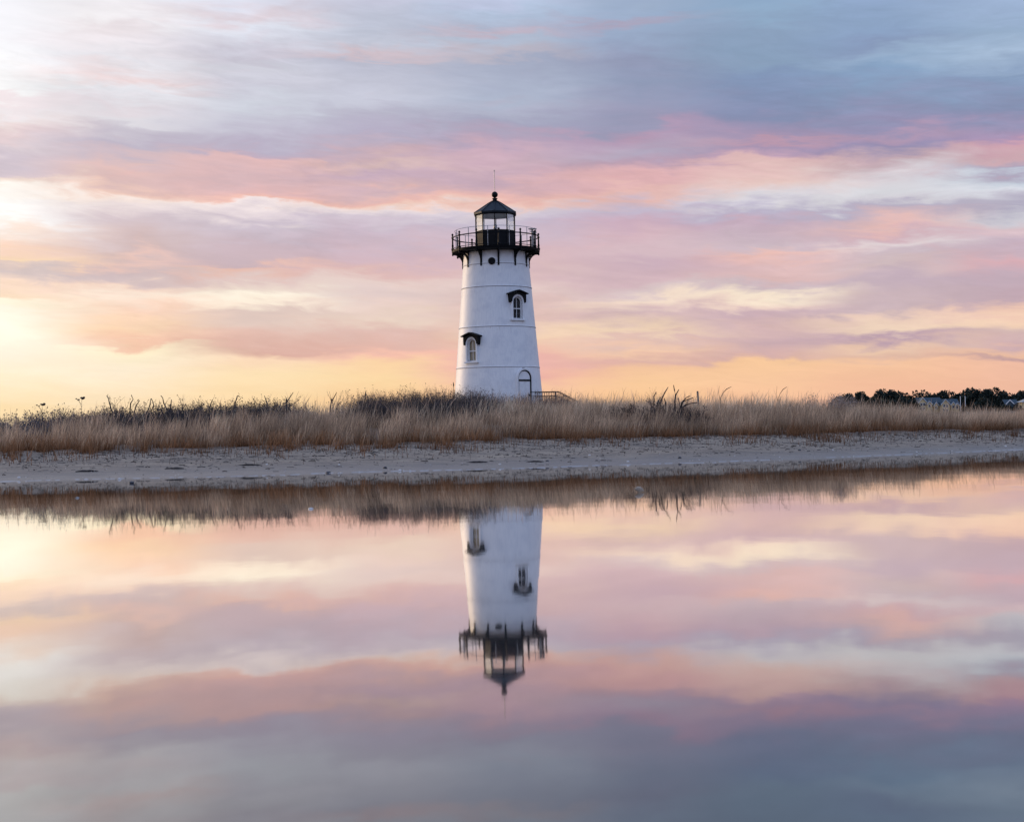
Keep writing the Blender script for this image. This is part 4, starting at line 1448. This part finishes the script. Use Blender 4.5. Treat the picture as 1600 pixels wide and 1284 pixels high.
# the large shell standing in the shallow water, and two small things in the water at left
x, y = 0.09 * 22.0, 22.0
p0 = at(998, 769, 1.0) - Vector((0, 0, CAM_Z))
t = CAM_Z / -p0.z
o = link('shell', shell_mesh(0.075), simple('dull_shell', (0.36, 0.27, 0.19), 0.6, var=0.4, scale=25.0))
o.location = (p0.x * t, p0.y * t, 0.03)
o.rotation_euler = (R(62), R(12), R(20))
tag(o, 'largest pale shell, standing alone in the still water right of the tower reflection', 'shell')
for px, Y, s, lab in ((486, 795, 0.030, 'small pale pebble breaking the water left of the tower reflection'), (122, 778, 0.032, 'small grey pebble breaking the water near the left edge')):
    p0 = at(px, Y, 1.0) - Vector((0, 0, CAM_Z))
    t = CAM_Z / -p0.z
    o = link('pebble', rock_mesh(px, s, 0.7, 'pebble'), M['shell'] if px > 300 else M['granite'])
    o.location = (p0.x * t, p0.y * t, 0.0)
    tag(o, lab, 'pebble')

# seaweed wrack: clumps one can pick out, plus crumbs
def wrack_mesh(seed, L):
    q = random.Random(seed)
    bm = bmesh.new()
    for k in range(12):
        a = q.uniform(-0.5, 0.5)
        x0, y0 = q.uniform(-L / 2, L / 2), q.uniform(-0.06, 0.06)
        l = q.uniform(0.06, 0.2)
        tube(bm, [(x0 - l * math.cos(a), y0 - l * math.sin(a), 0.0), (x0, y0, q.uniform(0.008, 0.025)), (x0 + l * math.cos(a), y0 + l * math.sin(a), 0.0)], q.uniform(0.005, 0.010), 4)
    me = bpy.data.meshes.new('seaweed')
    bm.to_mesh(me)
    bm.free()
    return me


for i, (px, Y, L, lab) in enumerate(((136, 737, 0.22, 'dark seaweed clump on the left sand, ending at a white shell'), (276, 733, 0.20, 'dark seaweed strand on the left sand, between the two other strands'),
                                     (388, 727, 0.18, 'dark seaweed strand on the left sand, right of the other two'), (745, 723, 0.15, 'thin dark seaweed strand on the sand below the lighthouse'),
                                     (838, 722, 0.15, 'two-part dark seaweed scrap at the waterline below the entrance steps'))):
    x, y = hit_ground(px, Y)
    o = link('seaweed', wrack_mesh(i, L), M['wrack'])
    o.location = (x, y, gz1(x, y) + 0.005)
    tag(o, lab, 'seaweed', 'seaweed strands on the sand')
bm = bmesh.new()
q = random.Random(3)
for k in range(5200):
    x = q.uniform(-15, 24)
    yg = np.interp(x, GRASS[:, 0], GRASS[:, 1]); ys = np.interp(x, SHORE[:, 0], SHORE[:, 1])
    y = yg - (yg - ys) * min(1, abs(q.gauss(0.0, 0.30)))
    if y > yg - 0.1 or y < ys: continue
    a = q.uniform(0, PI); l = 0.012 + 0.09 * q.random() ** 3
    z = gz1(x, y)
    tube(bm, [(x - l * math.cos(a), y - l * math.sin(a), z + 0.005), (x, y, z + 0.006 + 0.02 * q.random() ** 2), (x + l * math.cos(a), y + l * math.sin(a), z + 0.006)], 0.003 + 0.008 * q.random() ** 2, 3)
tag(bm_obj('wrack_crumbs', bm, M['wrack']), 'dark crumbs of dead grass and seaweed strewn over the upper sand', 'debris', kind='stuff')

# ------------------------------------------------------------------ distant trees
def crown_mesh(seed, w, h, n=2600, dark=1.0):
    r_ = np.random.default_rng(seed)
    K = 16
    th = r_.uniform(0, 1, K)
    cen = np.stack([r_.uniform(-0.40, 0.40, K) * w * np.sqrt(1.1 - th), r_.uniform(-0.3, 0.3, K) * w, h * (0.14 + 0.62 * th)], 1)
    cr = r_.uniform(0.17, 0.27, K) * min(w, h * 1.2)
    pick = r_.integers(0, K, n)
    d = r_.normal(size=(n, 3)); d /= np.linalg.norm(d, axis=1)[:, None]
    P = cen[pick] + d * (cr[pick] * r_.uniform(0.2, 1.06, n) ** 0.6)[:, None]
    P[:, 2] = np.maximum(P[:, 2], 0.06 * h)
    a = r_.normal(size=(n, 3)); a /= np.linalg.norm(a, axis=1)[:, None]
    b = np.cross(a, r_.normal(size=(n, 3))); b /= np.linalg.norm(b, axis=1)[:, None]
    s = r_.uniform(0.25, 0.60, (n, 1)) * (w / 8) ** 0.5
    V = np.stack([P - a * s, P + b * s * 0.7, P + a * s, P - b * s * 0.7], 1).reshape(-1, 3)
    base = lin(48, 56, 50)[None] * dark * r_.uniform(0.5, 1.7, (n, 1)) * (1 + 0.25 * r_.normal(size=(n, 1)) * np.array([[1, 0.3, 0.0]]))
    return np_mesh('crown', V, np.full(n, 4), np.arange(n * 4), np.clip(np.repeat(base, 4, axis=0), 0.003, 1), M['leaf'])


D0 = 690.0
# woodland so far off that its trees run together, behind the trees one can tell apart
P_ = []
q = np.random.default_rng(4)
for k in range(70):
    px = 1308 + 330 * k / 69
    p = at(px, 623 + 2 * math.sin(k * 0.9) + q.uniform(-2, 2), D0 + 60)
    P_.append((p.x, D0 + 60 + q.uniform(-8, 8), gz1(p.x, D0 + 60), p.z))
cx = np.array(P_)[q.integers(0, 70, 22000)]
n = len(cx)
t = q.random(n)
cen = np.stack([cx[:, 0] + q.normal(0, 3.2, n) * (1.1 - 0.7 * t), cx[:, 1] + q.normal(0, 3, n), cx[:, 2] + (cx[:, 3] - cx[:, 2]) * t ** 0.8], 1)
a_ = q.normal(size=(n, 3)); a_ /= np.linalg.norm(a_, axis=1)[:, None]
b_ = np.cross(a_, q.normal(size=(n, 3))); b_ /= np.linalg.norm(b_, axis=1)[:, None]
sz = q.uniform(0.35, 0.8, (n, 1))
tone = np.repeat(np.clip(lin(40, 46, 46)[None] * q.uniform(0.5, 1.6, (n, 1)), 0.003, 1), 4, axis=0)
wm = np_mesh('far_woodland', np.stack([cen - a_ * sz, cen + b_ * sz * 0.7, cen + a_ * sz, cen - b_ * sz * 0.7], 1).reshape(-1, 3), np.full(n, 4), np.arange(n * 4), tone, M['leaf'])
tag(link('far_woodland', wm), 'dark woodland running along the far shore behind the houses', 'woodland', kind='stuff')
TREES = [(1318, 612, 30, 'low rounded dark tree just behind the pale bush'), (1345, 611, 30, 'dark rounded tree, second from the pale bush'),
         (1376, 607, 24, 'narrow dark tree standing a little apart before the broad pair'), (1401, 606, 28, 'broad dark tree with the highest crown left of the houses'),
         (1428, 609, 28, 'dark tree directly above the left gable of the yellow house'), (1452, 611, 30, 'flat-topped dark tree behind the blue roof'),
         (1478, 611, 26, 'dark tree behind the middle gable of the yellow house'), (1497, 613, 22, 'small dark tree behind the right end of the yellow house'),
         (1518, 604, 30, 'tallest dark tree, just right of the two white poles'), (1546, 606, 30, 'dark tree with ragged crown right of the tallest one'),
         (1572, 607, 26, 'purplish dark tree above the second house'), (1594, 611, 30, 'dark tree at the right edge of the picture'),
         (1535, 622, 32, 'low dark tree in front of the tall trees right of the poles'), (1415, 622, 34, 'low dark tree left of the yellow house'),
         (1385, 623, 34, 'low dark tree in front of the broad pair of trees'), (1352, 625, 34, 'low dark tree at the left foot of the tree line'),
         (1568, 634, 26, 'low dark bush in front of the second house'), (1592, 634, 24, 'low dark bush before the hipped roof at the right edge'),
         (1622, 609, 32, 'dark tree beyond the right edge beside the hipped roof'), (1516, 636, 22, 'low dark bush right of the yellow house')]
for i, (px, Yt, wpx, lab) in enumerate(TREES):
    front = Yt > 615
    d = D0 + (25 if not front else -25) + (i * 37 % 11)
    if Yt >= 634: d = D0 - 48
    p = at(px, Yt, d)
    z0 = gz1(p.x, d)
    h = p.z - z0
    w = wpx / FPX * d * 1.5
    e = tag(empty('broadleaf_tree', (p.x, d, z0)), lab, 'tree', 'dark trees along the far shore')
    c = link('crown', crown_mesh(300 + i, w, h * 1.03, 2600, 0.75 if i != 10 else 0.9), parent=e)
    bm = bmesh.new()
    q = random.Random(i)
    tube(bm, [(0, 0, -0.5), (0.1, 0, h * 0.25), (0.0, 0.1, h * 0.55)], [0.38, 0.30, 0.14], 7)
    for k in range(4):
        a = q.uniform(0, 2 * PI)
        tube(bm, [(0.05, 0, h * 0.25), (w * 0.16 * math.cos(a), w * 0.16 * math.sin(a), h * 0.45), (w * 0.27 * math.cos(a), w * 0.27 * math.sin(a), h * 0.62)], [0.18, 0.12, 0.05], 5)
    bm_obj('trunk', bm, M['bark'], e)

# ------------------------------------------------------------------ distant houses
HD = D0 - 10.0
MPP = HD / FPX


def gable(bm, x0, x1, z0, ze, zr, y0, y1):
    xm = (x0 + x1) / 2
    prism(bm, [(x0, z0), (x1, z0), (x1, ze), (xm, zr), (x0, ze)], y0, y1)


def roof_x(bm, x0, x1, y0, y1, ze, zr, th=0.25, ov=0.4):
    """ridge runs along x"""
    ym = (y0 + y1) / 2
    for s, ye in ((-1, y0 - ov), (1, y1 + ov)):
        vs = [(x0 - ov, ye, ze - 0.2), (x1 + ov, ye, ze - 0.2), (x1 + ov, ym, zr), (x0 - ov, ym, zr)]
        a = [bm.verts.new(v) for v in vs]
        b = [bm.verts.new((v[0], v[1], v[2] + th)) for v in vs]
        bm.faces.new(a); bm.faces.new(b[::-1])
        for i in range(4): bm.faces.new((a[i], b[i], b[(i + 1) % 4], a[(i + 1) % 4]))


def roof_y(bm, x0, x1, y0, y1, ze, zr, th=0.22, ov=0.35):
    """ridge runs along y (gable towards the camera)"""
    xm = (x0 + x1) / 2
    for xe in (x0 - ov, x1 + ov):
        vs = [(xe, y0 - ov, ze - 0.25), (xe, y1, ze - 0.25), (xm, y1, zr), (xm, y0 - ov, zr)]
        a = [bm.verts.new(v) for v in vs]
        b = [bm.verts.new((v[0], v[1], v[2] + th)) for v in vs]
        bm.faces.new(a); bm.faces.new(b[::-1])
        for i in range(4): bm.faces.new((a[i], b[i], b[(i + 1) % 4], a[(i + 1) % 4]))


hx0 = at(1434, 640, HD).x
hz = gz1(hx0 + 10, HD)


def zof(Y, px=1468):
    return at(px, Y, HD).z - hz


house = tag(empty('house', (hx0, HD, hz)), 'yellow-walled house with blue-grey roofs and several gables among the dark trees', 'house')
U = MPP   # metres per picture unit at that distance
specs = [  # gables towards the water: x0, x1 (in readings from the left wall), eaves Y, ridge Y, y-front
    (0, 13, 629, 621.5, -1.5), (12, 20, 631, 627.5, -2.6), (24.5, 31, 633.5, 629, -1.0), (34.5, 47.5, 632, 624.8, -2.5), (51, 58, 633, 629, -1.0), (57, 63, 634, 631.5, -1.6)]
for a, b, Ye, Yr, yf in specs:
    bm = bmesh.new()
    gable(bm, a * U, b * U, -0.3, zof(Ye), zof(Yr), yf, 5.0)
    wl = bm_obj('wall', bm, M['siding'], house)
    bm = bmesh.new()
    roof_y(bm, a * U, b * U, yf, 5.0, zof(Ye), zof(Yr) + 0.12)
    bm_obj('gable_roof', bm, M['slate'], house)
    bm = bmesh.new()
    xm = (a + b) / 2 * U
    for s in (-1, 1):
        xe = xm + s * ((b - a) / 2 * U + 0.38)
        vs = [(xe, zof(Ye) - 0.35), (xm, zof(Yr) + 0.05), (xm, zof(Yr) + 0.36), (xe, zof(Ye) - 0.07)]
        prism(bm, vs if s < 0 else vs[::-1], yf - 0.46, yf - 0.38)
    bm_obj('bargeboard', bm, M['housewhite'], house)
    nwin = 2 if b - a > 10 else 1
    for k in range(nwin):
        for lvl in range(2 if b - a > 10 else 1):
            cx = (a + (b - a) * (k + 1) / (nwin + 1)) * U
            cz = zof(Ye) - 0.7 - 2.2 * lvl if b - a > 10 else zof(Ye) - 0.9
            bm = bmesh.new()
            ow = [(-0.5, -0.75), (0.5, -0.75), (0.5, 0.75), (-0.5, 0.75), (-0.5, -0.75)]
            band(bm, [(cx + p * 0.8, cz + q_ * 0.85) for p, q_ in ow], [(cx + p, cz + q_) for p, q_ in ow], yf - 0.10, yf + 0.03)
            wf = bm_obj('window', bm, M['housewhite'], house)
            bm = bmesh.new()
            box(bm, cx - 0.42, cx + 0.42, yf - 0.045, yf - 0.02, cz - 0.66, cz + 0.66)
            bm_obj('pane', bm, M['hglass'], wf)
bm = bmesh.new()
box(bm, 2 * U, 31 * U, 0.5, 8.5, -0.3, zof(629))
box(bm, 31.05 * U, 64 * U, 0.5, 8.5, -0.3, zof(631))
bm_obj('main_wall', bm, M['siding'], house)
bm = bmesh.new()
roof_x(bm, 2 * U, 38 * U, 0.5, 8.5, zof(629.5), zof(621.3))
bm_obj('main_roof', bm, M['slate'], house)
bm = bmesh.new()
roof_x(bm, 38.5 * U, 65 * U, 0.4, 8.4, zof(632), zof(624.2))
bm_obj('main_roof', bm, M['slate'], house)
for px, yt, yb, lab in ((1500.5, 619.5, 634, 'white pole at the right end of the yellow house, left of the two'), (1508, 619.5, 632, 'white pole right of the yellow house, right of the two')):
    p = at(px, yt, HD - 6)
    bm = bmesh.new()
    tube(bm, [(0, 0, 0), (0, 0, p.z - gz1(p.x, p.y))], [0.20, 0.13], 8)
    bmesh.ops.create_icosphere(bm, subdivisions=1, radius=0.2, matrix=Matrix.Translation((0, 0, p.z - gz1(p.x, p.y))))
    o = bm_obj('flagpole', bm, M['housewhite'])
    o.location = (p.x, p.y, gz1(p.x, p.y))
    tag(o, lab, 'pole', 'white poles beside the far house')
# second house, partly hidden
p = at(1571, 640, HD + 2)
h2 = tag(empty('house', (p.x, HD + 2, hz)), 'grey-roofed house half hidden by bushes at the right edge', 'house')
z1, z2 = at(1585, 631, HD).z - hz, at(1585, 624.5, HD).z - hz
bm = bmesh.new()
box(bm, 0.3, 5.2, 0.3, 6, -0.3, z1)
gable(bm, 0.3, 3.6, -0.3, z1, z2 - 0.2, -0.6, 0.28)
bm_obj('wall', bm, M['slate'], h2)
bm = bmesh.new()
roof_x(bm, 0, 6, 0, 6, z1, z2)
bm_obj('roof', bm, M['slate'], h2)
bm = bmesh.new()
for s in (-1, 1):
    vs = [(1.95 + s * 2.0, z1 - 0.3), (1.95, z2 - 0.3), (1.95, z2 + 0.2), (1.95 + s * 2.0, z1 + 0.2)]
    prism(bm, vs if s < 0 else vs[::-1], -1.0, -0.9)
bm_obj('bargeboard', bm, M['housewhite'], h2)
h3 = tag(empty('house', (p.x + 5.4, HD - 4, hz)), 'pale hipped roof of a house cut off by the right edge', 'house')
bm = bmesh.new()
zt2 = at(1592, 623.3, HD).z - hz
ze2 = at(1592, 628.5, HD).z - hz
box(bm, 0.6, 9.4, 0.6, 7, -0.3, ze2 - 0.02)
bm_obj('wall', bm, M['siding'], h3)
bm = bmesh.new()
vs = [bm.verts.new(v) for v in ((0, 0, ze2), (10, 0, ze2), (10, 7.6, ze2), (0, 7.6, ze2), (3.0, 3.8, zt2), (7.2, 3.8, zt2))]
for f in ((0, 1, 5, 4), (1, 2, 5), (2, 3, 4, 5), (3, 0, 4), (3, 2, 1, 0)): bm.faces.new([vs[i] for i in f])
bm_obj('roof', bm, simple('pale_shingle', (0.42, 0.40, 0.36), 0.8), h3)
